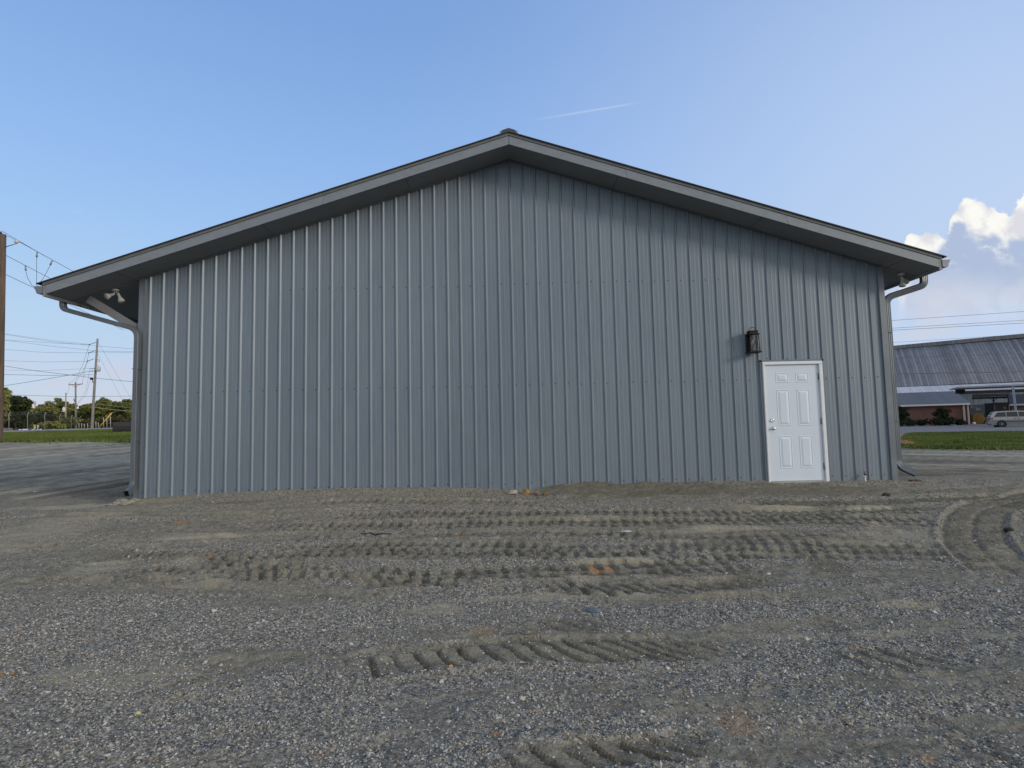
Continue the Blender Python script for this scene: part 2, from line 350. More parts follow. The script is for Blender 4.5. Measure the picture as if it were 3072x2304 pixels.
def track_height(x, y):
    """returns height offset, mask of fresh pressed soil"""
    H = np.zeros_like(x); Mk = np.zeros_like(x)
    for ti, t_ in enumerate(TR):
        q = t_['q']
        # smooth the path
        from_s = np.linspace(0, len(q)-1, 6*(len(q)-1)+1); i0 = np.clip(from_s.astype(int), 0, len(q)-2); fr = from_s-i0
        def cr(i): return q[np.clip(i, 0, len(q)-1)]
        p0, p1, p2, p3 = cr(i0-1), cr(i0), cr(i0+1), cr(i0+2); f = fr[:, None]
        Q = .5*((2*p1)+(-p0+p2)*f+(2*p0-5*p1+4*p2-p3)*f**2+(-p0+3*p1-3*p2+p3)*f**3)
        W2 = t_['w']/2; mg = W2+.12
        sel = (x > Q[:, 0].min()-mg) & (x < Q[:, 0].max()+mg) & (y > Q[:, 1].min()-mg) & (y < Q[:, 1].max()+mg)
        if not sel.any(): continue
        xs, ys = x[sel], y[sel]; best = np.full(xs.shape, 9.0); bs = np.zeros(xs.shape); bt = np.zeros(xs.shape); acc = 0
        for a, b in zip(Q[:-1], Q[1:]):
            d = b-a; l = np.hypot(*d)
            if l < 1e-6: continue
            d = d/l; s_ = np.clip((xs-a[0])*d[0]+(ys-a[1])*d[1], 0, l)
            ex, ey = xs-a[0]-d[0]*s_, ys-a[1]-d[1]*s_; dist = np.hypot(ex, ey); side = np.sign(d[0]*ey-d[1]*ex)
            up = dist < best; best = np.where(up, dist, best); bs = np.where(up, acc+s_, bs); bt = np.where(up, side*dist, bt); acc += l
        tot = acc
        wob = (fbm(xs*2.3, ys*2.3, 3, 40+ti)-.5); wob2 = (fbm(xs*13, ys*13, 3, 140+ti)-.5)
        brk = np.clip((1.15 if t_.get('strong') or t_.get('grooves') else 1.0)+1.9*(fbm(xs*1.1+5, ys*2.1, 3, 60+ti)-.5), .6 if t_.get('strong') else .15, 1.1)
        endf = sst(bs, 0, .6)*sst(tot-bs, 0, .6)*brk
        inside = sst(best+wob*.08+wob2*.05, W2, W2-.05)
        berm = np.exp(-((best-W2-.03)/.035)**2)*(.5+1.0*fbm(xs*7, ys*7, 2, 170+ti))
        sl = t_['sl']+t_.get('sl1', 0)*bs/max(tot, .1)
        ph = bs/t_['s'] + sl/t_['s']*bt/W2 + wob*.45 + wob2*.22
        if t_.get('rows'): ph = ph+.5*(bt > 0)
        amp = .35+.85*_hash(np.floor(ph+.5), np.floor(bt*0)+(bt > 0)*t_.get('rows', 0), 300+ti)
        if t_.get('rut'):
            h = -inside*t_['d']*(.7+.6*fbm(xs*4, ys*4, 2, 9)); inside = inside*.5
        elif t_.get('grooves'):
            lug = .5+.5*np.cos(2*np.pi*ph); h = -inside*(t_['d']*1.2*lug*(.6+.8*fbm(xs*3, ys*3, 2, 7))) - t_['d']*.9*np.exp(-((np.abs(bt)-W2*.95)/.04)**2) - t_['d']*.8*np.exp(-((bt)/.035)**2)
        else:
            lm = t_.get('lim', .05); lug = sst(np.cos(2*np.pi*ph), lm, min(.98, lm+.32))*amp
            if t_.get('rows'): lug = lug*sst(np.abs(bt), .0, .06)
            h = -inside*(.006+t_['d']*(1.7 if not t_.get('strong') else 1.35)*lug)
        h = (h+berm*.020)*endf
        H[sel] += h; Mk[sel] = np.maximum(Mk[sel], inside*endf)
    return H, Mk

PATCH = [ # px, py, half-size px x, y, kind, strength
 ('tan', 2360, 1520, 130, 7, .9), ('tan', 2600, 1524, 110, 7, 1.), ('tan', 2630, 1570, 50, 9, .9), ('tan', 2250, 1518, 90, 7, .5), ('tan', 2160, 1590, 180, 8, .6), ('tan', 1830, 1604, 60, 5, .8),
 ('tan', 2690, 1605, 170, 22, .7), ('tan', 1860, 1682, 190, 14, .6), ('tan', 1700, 1790, 420, 10, .6), ('tan', 1290, 1827, 110, 17, .65), ('tan', 290, 1700, 75, 20, .6), ('tan', 560, 1610, 130, 12, .6),
 ('tan', 560, 1687, 60, 6, .7), ('tan', 560, 1752, 110, 14, .6), ('tan', 1230, 1975, 110, 22, .6), ('tan', 1620, 1965, 300, 28, .4), ('tan', 2640, 1905, 90, 14, .7), ('tan', 2720, 1815, 100, 14, .5),
 ('tan', 2990, 1905, 90, 20, .5), ('tan', 350, 2030, 260, 60, .5), ('tan', 100, 1600, 160, 60, .5), ('tan', 2150, 1985, 90, 14, .7), ('tan', 2350, 1912, 160, 12, .5), ('tan', 250, 1520, 200, 8, .8),
 ('org', 545, 1566, 18, 4, 1.), ('org', 1382, 1607, 18, 5, 1.), ('org', 1795, 1708, 45, 5, .8), ('org', 628, 1666, 22, 7, .5), ('org', 20, 2027, 30, 12, .9), ('org', 500, 1750, 30, 6, .8), ('org', 2610, 1565, 22, 6, .4),
 ('org', 135, 1516, 35, 3, .5), ('org', 950, 2262, 45, 12, .5), ('org', 1490, 2213, 12, 6, .9), ('org', 1450, 1900, 60, 20, .35), ('org', 2770, 2270, 40, 12, .5), ('org', 2210, 2165, 60, 30, .3),
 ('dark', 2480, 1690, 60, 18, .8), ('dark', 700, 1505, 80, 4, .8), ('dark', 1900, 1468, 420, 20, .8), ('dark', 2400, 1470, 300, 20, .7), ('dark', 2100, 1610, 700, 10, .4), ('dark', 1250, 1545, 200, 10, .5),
]
def patches(x, y):
    out = {'tan': np.zeros_like(x), 'org': np.zeros_like(x), 'dark': np.zeros_like(x)}
    n = fbm(x*3.1, y*5.0, 4, 77)
    for k, px, py, rx, ry, s in PATCH:
        c0 = hit(px, py); rxm = abs(hit(px+rx, py)[0]-c0[0]); rym = abs(hit(px, py-ry)[1]-c0[1])
        d = np.sqrt(((x-c0[0])/rxm)**2+((y-c0[1])/rym)**2) + (n-.5)*1.3
        out[k] = np.maximum(out[k], s*sst(d, 1.15, .55))
    return out

# ------------------------------------------------------------------ ground mesh
xs = np.concatenate([-np.geomspace(700, 33, 26), np.arange(-32.7, -9.55, .2), np.arange(-9.5, -5, .022), np.arange(-5, 5, .0145), np.arange(5, 9.5, .022), np.arange(9.55, 32.7, .2), np.geomspace(33, 700, 26)])
ysn = [-8.4]
while ysn[-1] < 0.4:
    d = ysn[-1]-CAM[1]; ysn.append(ysn[-1]+max(.009, .0032*d))
ys_ = np.concatenate([-np.geomspace(300, 8.5, 22), np.array(ysn), np.arange(.45, 3, .035), np.arange(3, 14, .08), np.arange(14, 40, .22), np.arange(40, 125, 1.5), np.geomspace(126, 1500, 24)])
GX, GY = np.meshgrid(xs, ys_)
GZ = terrain(GX, GY)
near = (np.abs(GX) < 9.6) & (GY < 0.7) & (GY > -8.5)
nx, ny = GX[near], GY[near]
th, tm = track_height(nx, ny)
pt = patches(nx, ny)
grav = sst(fbm(nx*.38+3, ny*2.1, 5, 5, .62) + .075*sst(ny, -2.2, -5.5) - .10*sst(nx, -2.0, -6.0)*sst(ny, -6.0, -3.5)  , .43, .585)
grav = np.maximum(grav, .85*sst(ny, -1.5, -.7)*sst(nx+.3*fbm(nx*0+1, ny*3, 2, 3), .6, -.2)*sst(nx, -6.3, -5.2))
grav = np.maximum(grav, .45*sst(fbm(nx*1.7, ny*5.0, 4, 44, .6), .50, .62))
grav = np.clip(grav*(1-pt['tan'])*(1-.5*pt['org'])*(1-.85*tm)*(1-.6*pt['dark']), 0, 1)
edge_ = sst(ny, 0.5, 0.2)*sst(np.abs(nx), 9.5, 9.0)*sst(ny, -8.45, -8.2)
hh = th + .07*(fbm(nx*.7, ny*1.9, 4, 21)-.5) + .036*(fbm(nx*3, ny*8, 4, 22)-.5) + (.020+.014*grav)*(fbm(nx*20, ny*20, 4, 23, .7)-.5)*(1-.7*pt['tan'])
near_wall = sst(ny, -1.3, -.2)
hh += near_wall*(.05*(fbm(nx*2.2, ny*2.2, 4, 31)-.5)) + near_wall*sst(nx, .2, .5)*.03*(fbm(nx*9, ny*9, 3, 32)-.4)
damp = 1-.75*sst(ny, -.12, 0.0)
GZ[near] += hh*edge_*damp
# dirt beside the building: wheel ruts running along the way the vehicles drive
fy = (~near) & (GY > -3) & (GY < 42) & (np.abs(GX) < 45)
side_l = GX < 0
VA = np.where(side_l, GX-.24*GY, .8*GX+.6*GY); VB = np.where(side_l, GY+.24*GX, .6*GX-.8*GY)
rut = fbm(VA*2.0, VB*.12, 5, 51, .65)
edge_f = np.maximum(sst(GY, .6, 1.0), sst(np.abs(GX), 9.5, 9.9))*sst(GY, 42, 30)
GZ[fy] += (edge_f*(.20*(rut-.5) + .03*(fbm(GX*3, GY*3, 3, 52)-.5)))[fy]
def full(v, base):
    a = base.copy(); a[near] = v; return a
gb = sst(fbm(VA*2.2+3, VB*.09, 5, 9), .42, .6)
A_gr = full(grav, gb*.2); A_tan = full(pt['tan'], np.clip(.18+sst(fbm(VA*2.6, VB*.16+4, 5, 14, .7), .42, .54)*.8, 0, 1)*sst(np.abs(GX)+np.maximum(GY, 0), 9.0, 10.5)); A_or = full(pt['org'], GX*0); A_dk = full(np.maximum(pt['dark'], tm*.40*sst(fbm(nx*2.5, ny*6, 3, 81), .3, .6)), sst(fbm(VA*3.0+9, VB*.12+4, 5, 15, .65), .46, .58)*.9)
nxn, nyn = len(xs), len(ys_)
idx = np.arange(nxn*nyn).reshape(nyn, nxn)
F = np.stack([idx[:-1, :-1], idx[:-1, 1:], idx[1:, 1:], idx[1:, :-1]], -1).reshape(-1, 4)
VV = np.stack([GX, GY, GZ], -1).reshape(-1, 3)

def ground_material():
    m = bpy.data.materials.new('gravel_and_dirt'); m.use_nodes = True; t = m.node_tree; k = NB(t); b = t.nodes['Principled BSDF']
    b.inputs['Roughness'].default_value = 0.95; b.inputs['Specular IOR Level'].default_value = 0.05
    tcn = k.n('ShaderNodeTexCoord'); P = tcn.outputs['Object']
    def at(nm): nd = k.n('ShaderNodeAttribute', attribute_name=nm); return nd.outputs['Fac']
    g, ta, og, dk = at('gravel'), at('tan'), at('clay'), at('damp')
    n1 = k.noise(P, 3.0, 8, 0.65); n2 = k.noise(P, 40.0, 6, 0.7); n3 = k.noise(P, 150.0, 3, 0.7)
    vc = k.n('ShaderNodeTexVoronoi'); t.links.new(P, vc.inputs['Vector']); vc.inputs['Scale'].default_value = 70.0
    vs = k.n('ShaderNodeSeparateColor'); t.links.new(vc.outputs['Color'], vs.inputs[0])
    vc2 = k.n('ShaderNodeTexVoronoi'); t.links.new(P, vc2.inputs['Vector']); vc2.inputs['Scale'].default_value = 32.0
    vs2 = k.n('ShaderNodeSeparateColor'); t.links.new(vc2.outputs['Color'], vs2.inputs[0])
    # gravel: chips of grey, bluish, tan and almost white
    gc = k.mix(k.step(vs.outputs[0], 0.0, 1.0), (.115, .115, .108), (.43, .42, .375))
    gc = k.mix(k.math('MULTIPLY', k.step(vs.outputs[1], 0.86, 0.95), 0.8), gc, (.62, .59, .52))
    gc = k.mix(k.math('MULTIPLY', k.step(vs2.outputs[1], 0.90, 0.96), 0.5), gc, (.56, .53, .46))
    gc = k.mix(k.math('MULTIPLY', k.step(vs.outputs[2], 0.8, 0.95), 0.5), gc, (.30, .22, .13))
    gc = k.mix(0.30, gc, (.17, .155, .12))
    dc = k.mix(k.step(n1, .3, .7), (.190, .178, .140), (.310, .290, .228))
    dc = k.mix(k.step(n2, .35, .7), dc, (.235, .222, .180))
    nm = k.noise(P, 11.0, 5, .7)
    dc = k.mix(k.math('MULTIPLY', k.step(nm, .50, .66), .6), dc, (.095, .088, .070))
    dc = k.mix(k.math('MULTIPLY', k.step(nm, .46, .34), .5), dc, (.40, .375, .30))
    dc = k.mix(k.math('MULTIPLY', k.step(vs.outputs[0], 0.80, 0.92), 0.55), dc, (.37, .35, .29))
    dc = k.mix(k.math('MULTIPLY', k.step(vs.outputs[1], 0.82, 0.95), 0.5), dc, (.10, .093, .075))
    gm = k.math('ADD', k.math('MULTIPLY', g, .9), k.math('MULTIPLY', k.math('SUBTRACT', n2, .5), .5), clamp=True)
    c_ = k.mix(k.step(gm, .1, .75), dc, gc)
    c_ = k.mix(k.math('MULTIPLY', ta, .75), c_, k.mix(k.step(n2, .3, .7), (.34, .31, .235), (.52, .475, .36)))
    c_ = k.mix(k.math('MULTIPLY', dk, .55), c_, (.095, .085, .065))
    c_ = k.mix(k.math('MULTIPLY', og, k.step(n2, .3, .6)), c_, (.50, .23, .07))
    t.links.new(c_, b.inputs['Base Color'])
    hgt = k.math('ADD', k.math('MULTIPLY', k.math('SUBTRACT', 1.0, vc.outputs['Distance']), k.math('ADD', .35, g)), k.math('MULTIPLY', n3, .8))
    hgt = k.math('ADD', hgt, k.math('MULTIPLY', n2, 1.2))
    bp = k.n('ShaderNodeBump'); bp.inputs['Strength'].default_value = .9; bp.inputs['Distance'].default_value = .010
    t.links.new(hgt, bp.inputs['Height'])
    bq = k.n('ShaderNodeBump'); bq.inputs['Strength'].default_value = .7; bq.inputs['Distance'].default_value = .035; t.links.new(k.noise(P, 7.0, 7, .75), bq.inputs['Height']); t.links.new(bq.outputs[0], bp.inputs['Normal'])
    t.links.new(bp.outputs[0], b.inputs['Normal'])
    return m
MG = ground_material()
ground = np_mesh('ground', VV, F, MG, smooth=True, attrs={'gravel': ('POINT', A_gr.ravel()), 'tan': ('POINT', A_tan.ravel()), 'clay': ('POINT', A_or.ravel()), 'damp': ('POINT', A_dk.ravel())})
tag(ground, kind='structure')
def zg(x, y):
    """height of the built ground (bilinear in the grid)"""
    x = np.asarray(x, float); y = np.asarray(y, float)
    i = np.clip(np.searchsorted(xs, x)-1, 0, nxn-2); j = np.clip(np.searchsorted(ys_, y)-1, 0, nyn-2)
    fx = (x-xs[i])/(xs[i+1]-xs[i]); fy_ = (y-ys_[j])/(ys_[j+1]-ys_[j])
    return (GZ[j, i]*(1-fx)+GZ[j, i+1]*fx)*(1-fy_)+(GZ[j+1, i]*(1-fx)+GZ[j+1, i+1]*fx)*fy_

# ---- loose stones on top of the soil: one mass nobody could count
def stones():
    N = 270000
    # sample in ground area seen by the camera, denser near it
    d = 2.2+ (rng.random(N)**0.85)*6.6; u = (rng.random(N)*2-1)*.92
    x = CAM[0]+u*d; y = CAM[1]+d
    i = np.clip(np.searchsorted(xs, x), 0, nxn-1); j = np.clip(np.searchsorted(ys_, y), 0, nyn-1)
    g = A_gr.reshape(nyn, nxn)[j, i]
    clump = fbm(x*3, y*3, 3, 90)
    keep = (rng.random(N) < (.07+1.0*g)*np.clip(clump*2.4-.4, .15, 1)) & (y < -.15)
    x, y = x[keep], y[keep]; n = len(x)
    r = .0034+.0054*rng.random(n)**1.6+.011*(rng.random(n) > .985)*rng.random(n)
    z = zg(x, y)+r*.25
    base = np.array([(1, 0, 0), (0, 1, 0), (-1, 0, 0), (0, -1, 0), (0, 0, 1), (0, 0, -1)], float)
    jit = 1+.5*(rng.random((n, 6, 1))-.5); P = base[None]*jit*r[:, None, None]
    P += (rng.random((n, 6, 3))-.5)*.5*r[:, None, None]
    P[:, :, 2] *= (.45+.4*rng.random(n))[:, None]; P[:, :, 0] *= (1+.6*rng.random(n))[:, None]
    a = rng.random(n)*6.283; tl = (rng.random(n)-.5)*1.2
    ca, sa, ct, st_ = np.cos(a)[:, None], np.sin(a)[:, None], np.cos(tl)[:, None], np.sin(tl)[:, None]
    X1 = P[:, :, 0]*ct+P[:, :, 2]*st_; Z1 = -P[:, :, 0]*st_+P[:, :, 2]*ct
    X2 = X1*ca-P[:, :, 1]*sa; Y2 = X1*sa+P[:, :, 1]*ca
    V = np.stack([X2+x[:, None], Y2+y[:, None], Z1+z[:, None]], -1).reshape(-1, 3)
    f0 = np.array([(0, 1, 4), (1, 2, 4), (2, 3, 4), (3, 0, 4), (1, 0, 5), (2, 1, 5), (3, 2, 5), (0, 3, 5)])
    Fs = (f0[None]+6*np.arange(n)[:, None, None]).reshape(-1, 3)
    tone = np.repeat(rng.random(n), 6)
    m = bpy.data.materials.new('crushed_stone'); m.use_nodes = True; t = m.node_tree; k = NB(t); b = t.nodes['Principled BSDF']
    b.inputs['Roughness'].default_value = .85; b.inputs['Specular IOR Level'].default_value = .2
    nd = k.n('ShaderNodeAttribute', attribute_name='tone'); T = nd.outputs['Fac']
    cr = k.n('ShaderNodeValToRGB'); t.links.new(T, cr.inputs[0]); e = cr.color_ramp; e.interpolation = 'LINEAR'
    e.elements[0].position = 0; e.elements[0].color = (.095, .098, .098, 1); e.elements[1].position = 1; e.elements[1].color = (.52, .51, .47, 1)
    for p_, c_ in ((.35, (.20, .20, .19, 1)), (.6, (.30, .296, .27, 1)), (.68, (.35, .28, .19, 1)), (.75, (.38, .37, .335, 1)), (.94, (.47, .455, .41, 1))):
        q = e.elements.new(p_); q.color = c_
    t.links.new(cr.outputs[0], b.inputs['Base Color'])
    o = np_mesh('gravel', V, Fs, m, attrs={'tone': ('POINT', tone)})
    tag(o, 'crushed grey stone scattered over the whole yard', 'gravel', kind='stuff')
stones()

# ------------------------------------------------------------------ metal building
SL = .3155; ZA = 5.893; XL, XR = -7.79, 7.27; YF = -.55; YB = 8.5
WL, WR = -6.57, 6.655
def zs(x): return ZA-SL*abs(x)
def siding_material():
    m = bpy.data.materials.new('grey_steel_siding'); m.use_nodes = True; t = m.node_tree; k = NB(t); b = t.nodes['Principled BSDF']
    tcn = k.n('ShaderNodeTexCoord'); mp = k.n('ShaderNodeMapping'); t.links.new(tcn.outputs['Object'], mp.inputs[0]); mp.inputs['Scale'].default_value = (1, 1, .06)
    n1 = k.noise(mp.outputs[0], 26, 5, .6)
    mp2 = k.n('ShaderNodeMapping'); t.links.new(tcn.outputs['Object'], mp2.inputs[0]); mp2.inputs['Scale'].default_value = (1, 1, .35)
    n2 = k.noise(mp2.outputs[0], 1.1, 3, .5); n3 = k.noise(tcn.outputs['Object'], 90, 3, .6)
    sp = k.n('ShaderNodeSeparateXYZ'); t.links.new(tcn.outputs['Object'], sp.inputs[0])
    dust = k.math('MULTIPLY', k.step(sp.outputs[2], .55, .0), k.step(k.noise(tcn.outputs['Object'], 7, 5, .6), .3, .7))
    wnz = k.n('ShaderNodeTexWhiteNoise', noise_dimensions='1D'); k.put(wnz.inputs['W'], k.math('FLOOR', k.math('DIVIDE', k.math('ADD', sp.outputs[0], 50.13), .9144)))
    c_ = k.mix(k.step(n1, .25, .75), (.130, .172, .222), (.170, .218, .268))
    c_ = k.mix(k.math('MULTIPLY', wnz.outputs['Value'], .45), c_, (.128, .168, .215))
    c_ = k.mix(k.math('MULTIPLY', k.step(n2, .3, .7), .35), c_, (.205, .248, .295))
    c_ = k.mix(k.math('MULTIPLY', dust, .55), c_, (.30, .285, .25))
    t.links.new(c_, b.inputs['Base Color'])
    b.inputs['Metallic'].default_value = .25; b.inputs['Specular IOR Level'].default_value = .6
    t.links.new(k.math('ADD', .42, k.math('MULTIPLY', n3, .16)), b.inputs['Roughness'])
    bp = k.n('ShaderNodeBump'); bp.inputs['Strength'].default_value = .5; bp.inputs['Distance'].default_value = .012
    t.links.new(n2, bp.inputs['Height'])
    bp2 = k.n('ShaderNodeBump'); bp2.inputs['Strength'].default_value = .25; bp2.inputs['Distance'].default_value = .001
    t.links.new(n1, bp2.inputs['Height']); t.links.new(bp.outputs[0], bp2.inputs['Normal']); t.links.new(bp2.outputs[0], b.inputs['Normal'])
    return m
M_SID = siding_material()
M_SCREW = mat('screw_head', (.045, .05, .06), .4, .6)
M_TRIM = mat('grey_trim_metal', (.155, .185, .225), .42, .2, noise=.15, nscale=3)
M_FAS = mat('painted_fascia', (.195, .228, .268), .5, .0, noise=.14, nscale=5, nstretch=(1, 1, 3), bump=.0015, bscale=30)
M_DRIP = mat('drip_edge', (.14, .15, .16), .6, noise=.25, nscale=6)
M_ROOF = mat('dark_roof_metal', (.055, .058, .062), .5, .3, noise=.2, nscale=4)
M_SOF = mat('soffit_board', (.20, .21, .22), .75, noise=.12, nscale=2.5, bump=.001, bscale=40)
M_GUT = mat('gutter_metal', (.155, .182, .215), .4, .25, noise=.15, nscale=6)
M_PIPE = mat('downspout_metal', (.125, .148, .175), .38, .25, noise=.2, nscale=5, nstretch=(1, 1, .2))
M_DARK = mat('dark_inside', (.01, .01, .01), .9)
M_JOINT = mat('joint_strip', (.10, .10, .10), .8)  # dark seam moulding between the soffit boards
bld = thing('metal_building', 'grey ribbed steel building with gabled roof standing on the gravel yard', 'building')

# front wall: ribbed sheets, major ribs every 9 inches with two low ribs between, plus rows of screws
PIT = .2286
prof = [(WL, 0.0)]
for i in range(57):
    c0 = (i-28)*PIT
    prof += [(c0-.017, 0), (c0-.008, -.020), (c0+.007, -.020), (c0+.028, 0)]
    if i < 56:
        for fr in (.37, .66):
            c1 = c0+PIT*fr; prof += [(c1-.016, 0), (c1-.008, -.0014), (c1+.008, -.0014), (c1+.016, 0)]
prof.append((WR, 0))
DX0, DX1, DZT = 4.352, 5.478, 2.128
def insert(pr, x):
    for a in range(len(pr)-1):
        if pr[a][0] < x-1e-6 and pr[a+1][0] > x+1e-6:
            f = (x-pr[a][0])/(pr[a+1][0]-pr[a][0]); return pr[:a+1]+[(x, pr[a][1]+f*(pr[a+1][1]-pr[a][1]))]+pr[a+1:]
    return pr
prof = insert(insert(insert(prof, DX0), DX1), 0.0)
mb = MB()
for (x0, y0), (x1, y1) in zip(prof[:-1], prof[1:]):
    zb = DZT if (x0 >= DX0-1e-6 and x1 <= DX1+1e-6) else -.45
    mb.add([(x0, y0, zb), (x1, y1, zb), (x1, y1, zs(x1)-.002), (x0, y0, zs(x0)-.002)], [(0, 1, 2, 3)])
def screw(x, z, y=0.0): mb.lathe([(.0105, 0), (.0105, .002), (.0065, .003), (.0065, .007), (.002, .008)], (x, y, z), (0, -1, 0), 6, 1)
for i in range(57):
    c0 = (i-28)*PIT
    for z, lo, hi, sd in ((.075, 0, 24, -1), (.072, 24, 57, 1), (1.775, 0, 28, -1), (1.79, 28, 57, 1), (3.57, 11, 27, -1), (3.60, 27, 45, 1)):
        if lo <= i < hi and zs(c0) > z+.2:
            x = c0+sd*.048+random.uniform(-.006, .006)
            if DX0-.03 < x < DX1+.03 and z < DZT+.05: continue
            screw(x, z+random.uniform(-.012, .012))
for x in (4.50, 4.86, 5.23): screw(x, DZT+.03+random.uniform(-.006, .006))
mb.build('wall', [M_SID, M_SCREW], bld)
mb = MB()
for x, s in ((WL, 1), (WR, -1)):   # side walls, simple ribs along Y
    ys2 = np.arange(0.0, YB, PIT)
    mb.box(min(x, x+s*.06), max(x, x+s*.06), .002, YB, -.45, zs(x)-.01)
    for y in ys2[1:]: mb.prism([(x-s*.0, y-.026), (x-s*.019, y-.010), (x-s*.019, y+.010), (x, y+.026)], -.4, zs(x)-.012, 'z')
mb.prism([(WL, -.45), (WR, -.45), (WR, zs(WR)-.01), (0, ZA-.01), (WL, zs(WL)-.01)], YB, YB+.06, 'y')
mb.build('side_wall', M_SID, bld)
for x, s in ((WL, 1), (WR, -1)):
    mb = MB()
    a, b_ = x-s*.012, x+s*.095
    mb.prism([(a, .10), (a, -.026), (b_-s*.018, -.026), (b_-s*.012, -.034), (b_, -.034), (b_+s*.006, -.001), (x+s*.05, -.001), (x+s*.001, .02), (x+s*.001, .10)], -.44, zs(x)-.018, 'z')
    mb.build('corner_trim', M_TRIM, bld)
# soffit: one sloped board each side, with joint strips
mb = MB()
for xe in (XL, XR):
    s = 1 if xe > 0 else -1
    P = [(0, ZA), (xe, zs(xe)), (xe, zs(xe)+.02), (0, ZA+.02)]
    mb.prism(P if s < 0 else P[::-1], YF, YB+.4, 'y', 0)
mb.build('soffit', M_SOF, bld)
for xj in (-6.66, -4.22, -1.78, 1.86, 4.30, 6.74):
    mb = MB(); dz = .0022
    mb.hexa([(xj-.006, YF+.01, zs(xj-.006)-dz), (xj+.006, YF+.01, zs(xj+.006)-dz), (xj+.006, .0 if abs(xj) < 6.5 else YB, zs(xj+.006)-dz), (xj-.006, .0 if abs(xj) < 6.5 else YB, zs(xj-.006)-dz),
             (xj-.006, YF+.01, zs(xj-.006)), (xj+.006, YF+.01, zs(xj+.006)), (xj+.006, .0 if abs(xj) < 6.5 else YB, zs(xj+.006)), (xj-.006, .0 if abs(xj) < 6.5 else YB, zs(xj-.006))])
    mb.build('soffit_joint', M_JOINT, bld)
for a, b_ in ((6.755, XR-.01), (XL+.01, -6.675)):
    mb = MB(); mb.hexa([(a, -.012, zs(a)-.0023), (b_, -.012, zs(b_)-.0023), (b_, .004, zs(b_)-.0023), (a, .004, zs(a)-.0023), (a, -.012, zs(a)), (b_, -.012, zs(b_)), (b_, .004, zs(b_)), (a, .004, zs(a))])
    mb.build('soffit_joint', M_JOINT, bld)
# J channel where the wall meets the soffit
mb = MB()
for xe in (WL, WR):
    s = 1 if xe > 0 else -1
    P = [(0, ZA-.003), (xe, zs(xe)-.003), (xe, zs(xe)-.038), (0, ZA-.038)]
    mb.prism(P if s > 0 else P[::-1], -.030, -.0235, 'y')
mb.build('wall_top_trim', mat('dark_trim', (.10, .11, .125), .5, .2), bld)
# rake fascia boards with butt joints, drip edge above
for xe, joints in ((XL, [-4.20 if 0 else -3.19]), (XR, [2.02, 4.74])):
    s = 1 if xe > 0 else -1
    xs_j = [0.0015*s]+joints+[xe]
    for a, b_ in zip(xs_j[:-1], xs_j[1:]):
        mb = MB(); g = .002*s
        lean = .045*s if a != xs_j[0] else 0; leanb = .045*s if b_ != xe else 0
        P = [(a+g, zs(a+g)-.004), (b_-g, zs(b_-g)-.004), (b_-g-leanb, zs(b_-g-leanb)+.150), (a+g-lean, zs(a+g-lean)+.150)]
        mb.prism(P if s > 0 else P[::-1], YF-.02, YF, 'y')
        mb.build('fascia', M_FAS, bld, bevel=.002)
mb = MB()
for xe in (XL-.05, XR+.05):
    s = 1 if xe > 0 else -1
    P = [(0, ZA+.152), (xe, zs(xe)+.152), (xe, zs(xe)+.198), (0, ZA+.198)]
    mb.prism(P if s > 0 else P[::-1], YF-.034, YF-.002, 'y')
mb.build('drip_edge', M_DRIP, bld)
# roof sheets with ribs
for xe in (XL-.135, XR+.115):
    s = 1 if xe > 0 else -1; mb = MB()
    P = [(0, ZA+.200), (xe, zs(xe)+.200), (xe, zs(xe)+.214), (0, ZA+.214)]
    mb.prism(P if s > 0 else P[::-1], YF-.06, YB+.5, 'y')
    for y in np.arange(YF, YB, .3):
        mb.hexa([(0, y, ZA+.2145), (xe, y, zs(xe)+.2145), (xe, y+.05, zs(xe)+.2145), (0, y+.05, ZA+.2145), (0, y+.012, ZA+.232), (xe, y+.012, zs(xe)+.232), (xe, y+.038, zs(xe)+.232), (0, y+.038, ZA+.232)][::1])
    mb.build('roof', M_ROOF, bld)
mb = MB()
mb.prism([(-.135, ZA+.19), (.135, ZA+.19), (.128, ZA+.265), (.10, ZA+.282), (0, ZA+.315), (-.10, ZA+.282), (-.128, ZA+.265)], YF+.03, YB, 'y', 0)
for s in (-1, 1):
    mb.box(s*.150-.012, s*.150+.012, YF+.02, YF+.06, ZA+.165, ZA+.262, 1)
    mb.prism([(s*.03, ZA+.300), (s*.165, ZA+.232), (s*.165, ZA+.222), (s*.03, ZA+.290)], YF+.035, YB-.01, 'y', 0)
mb.build('ridge_vent', [mat('vent_dark', (.045, .055, .06), .55), mat('vent_tab', (.32, .38, .44), .5)], bld)
# eave boards, gutters and their end caps
def gutter(xe, s):
    mb = MB(); z = zs(xe)
    mb.box(min(xe, xe+s*.045), max(xe, xe+s*.045), YF-.021, YB+.4, z-.045, z+.150)
    mb.build('eave_board', mat('eave_board_paint', (.20, .215, .235), .55, noise=.1), bld)
    a = xe+s*.047; mb = MB()
    K = [(0, .125), (0, .01), (.012, 0), (.085, 0), (.10, .03), (.108, .062), (.128, .082), (.132, .115), (.150, .125)]
    out = [(a+s*p, z+.0+q) for p, q in K]; inn = [(a+s*(p-.004 if p > .01 else p+.004), z+.0+q+.004) for p, q in K]
    n = len(K)
    vs = [(p[0], y, p[1]) for y in (YF-.03, YB) for p in out+inn]
    fs = []
    for i in range(n-1): fs += [(i, i+1, 2*n+i+1, 2*n+i), (n+i, 3*n+i, 3*n+i+1, n+i+1)]
    fs += [(0, 2*n, 3*n, n), (n-1, 2*n-1, 4*n-1, 3*n-1)]
    mb.add(vs, fs)
    for y in (YF-.034, YB): mb.prism(out if s < 0 else out[::-1], y, y+.004, 'y')
    mb.build('gutter', M_GUT, bld)
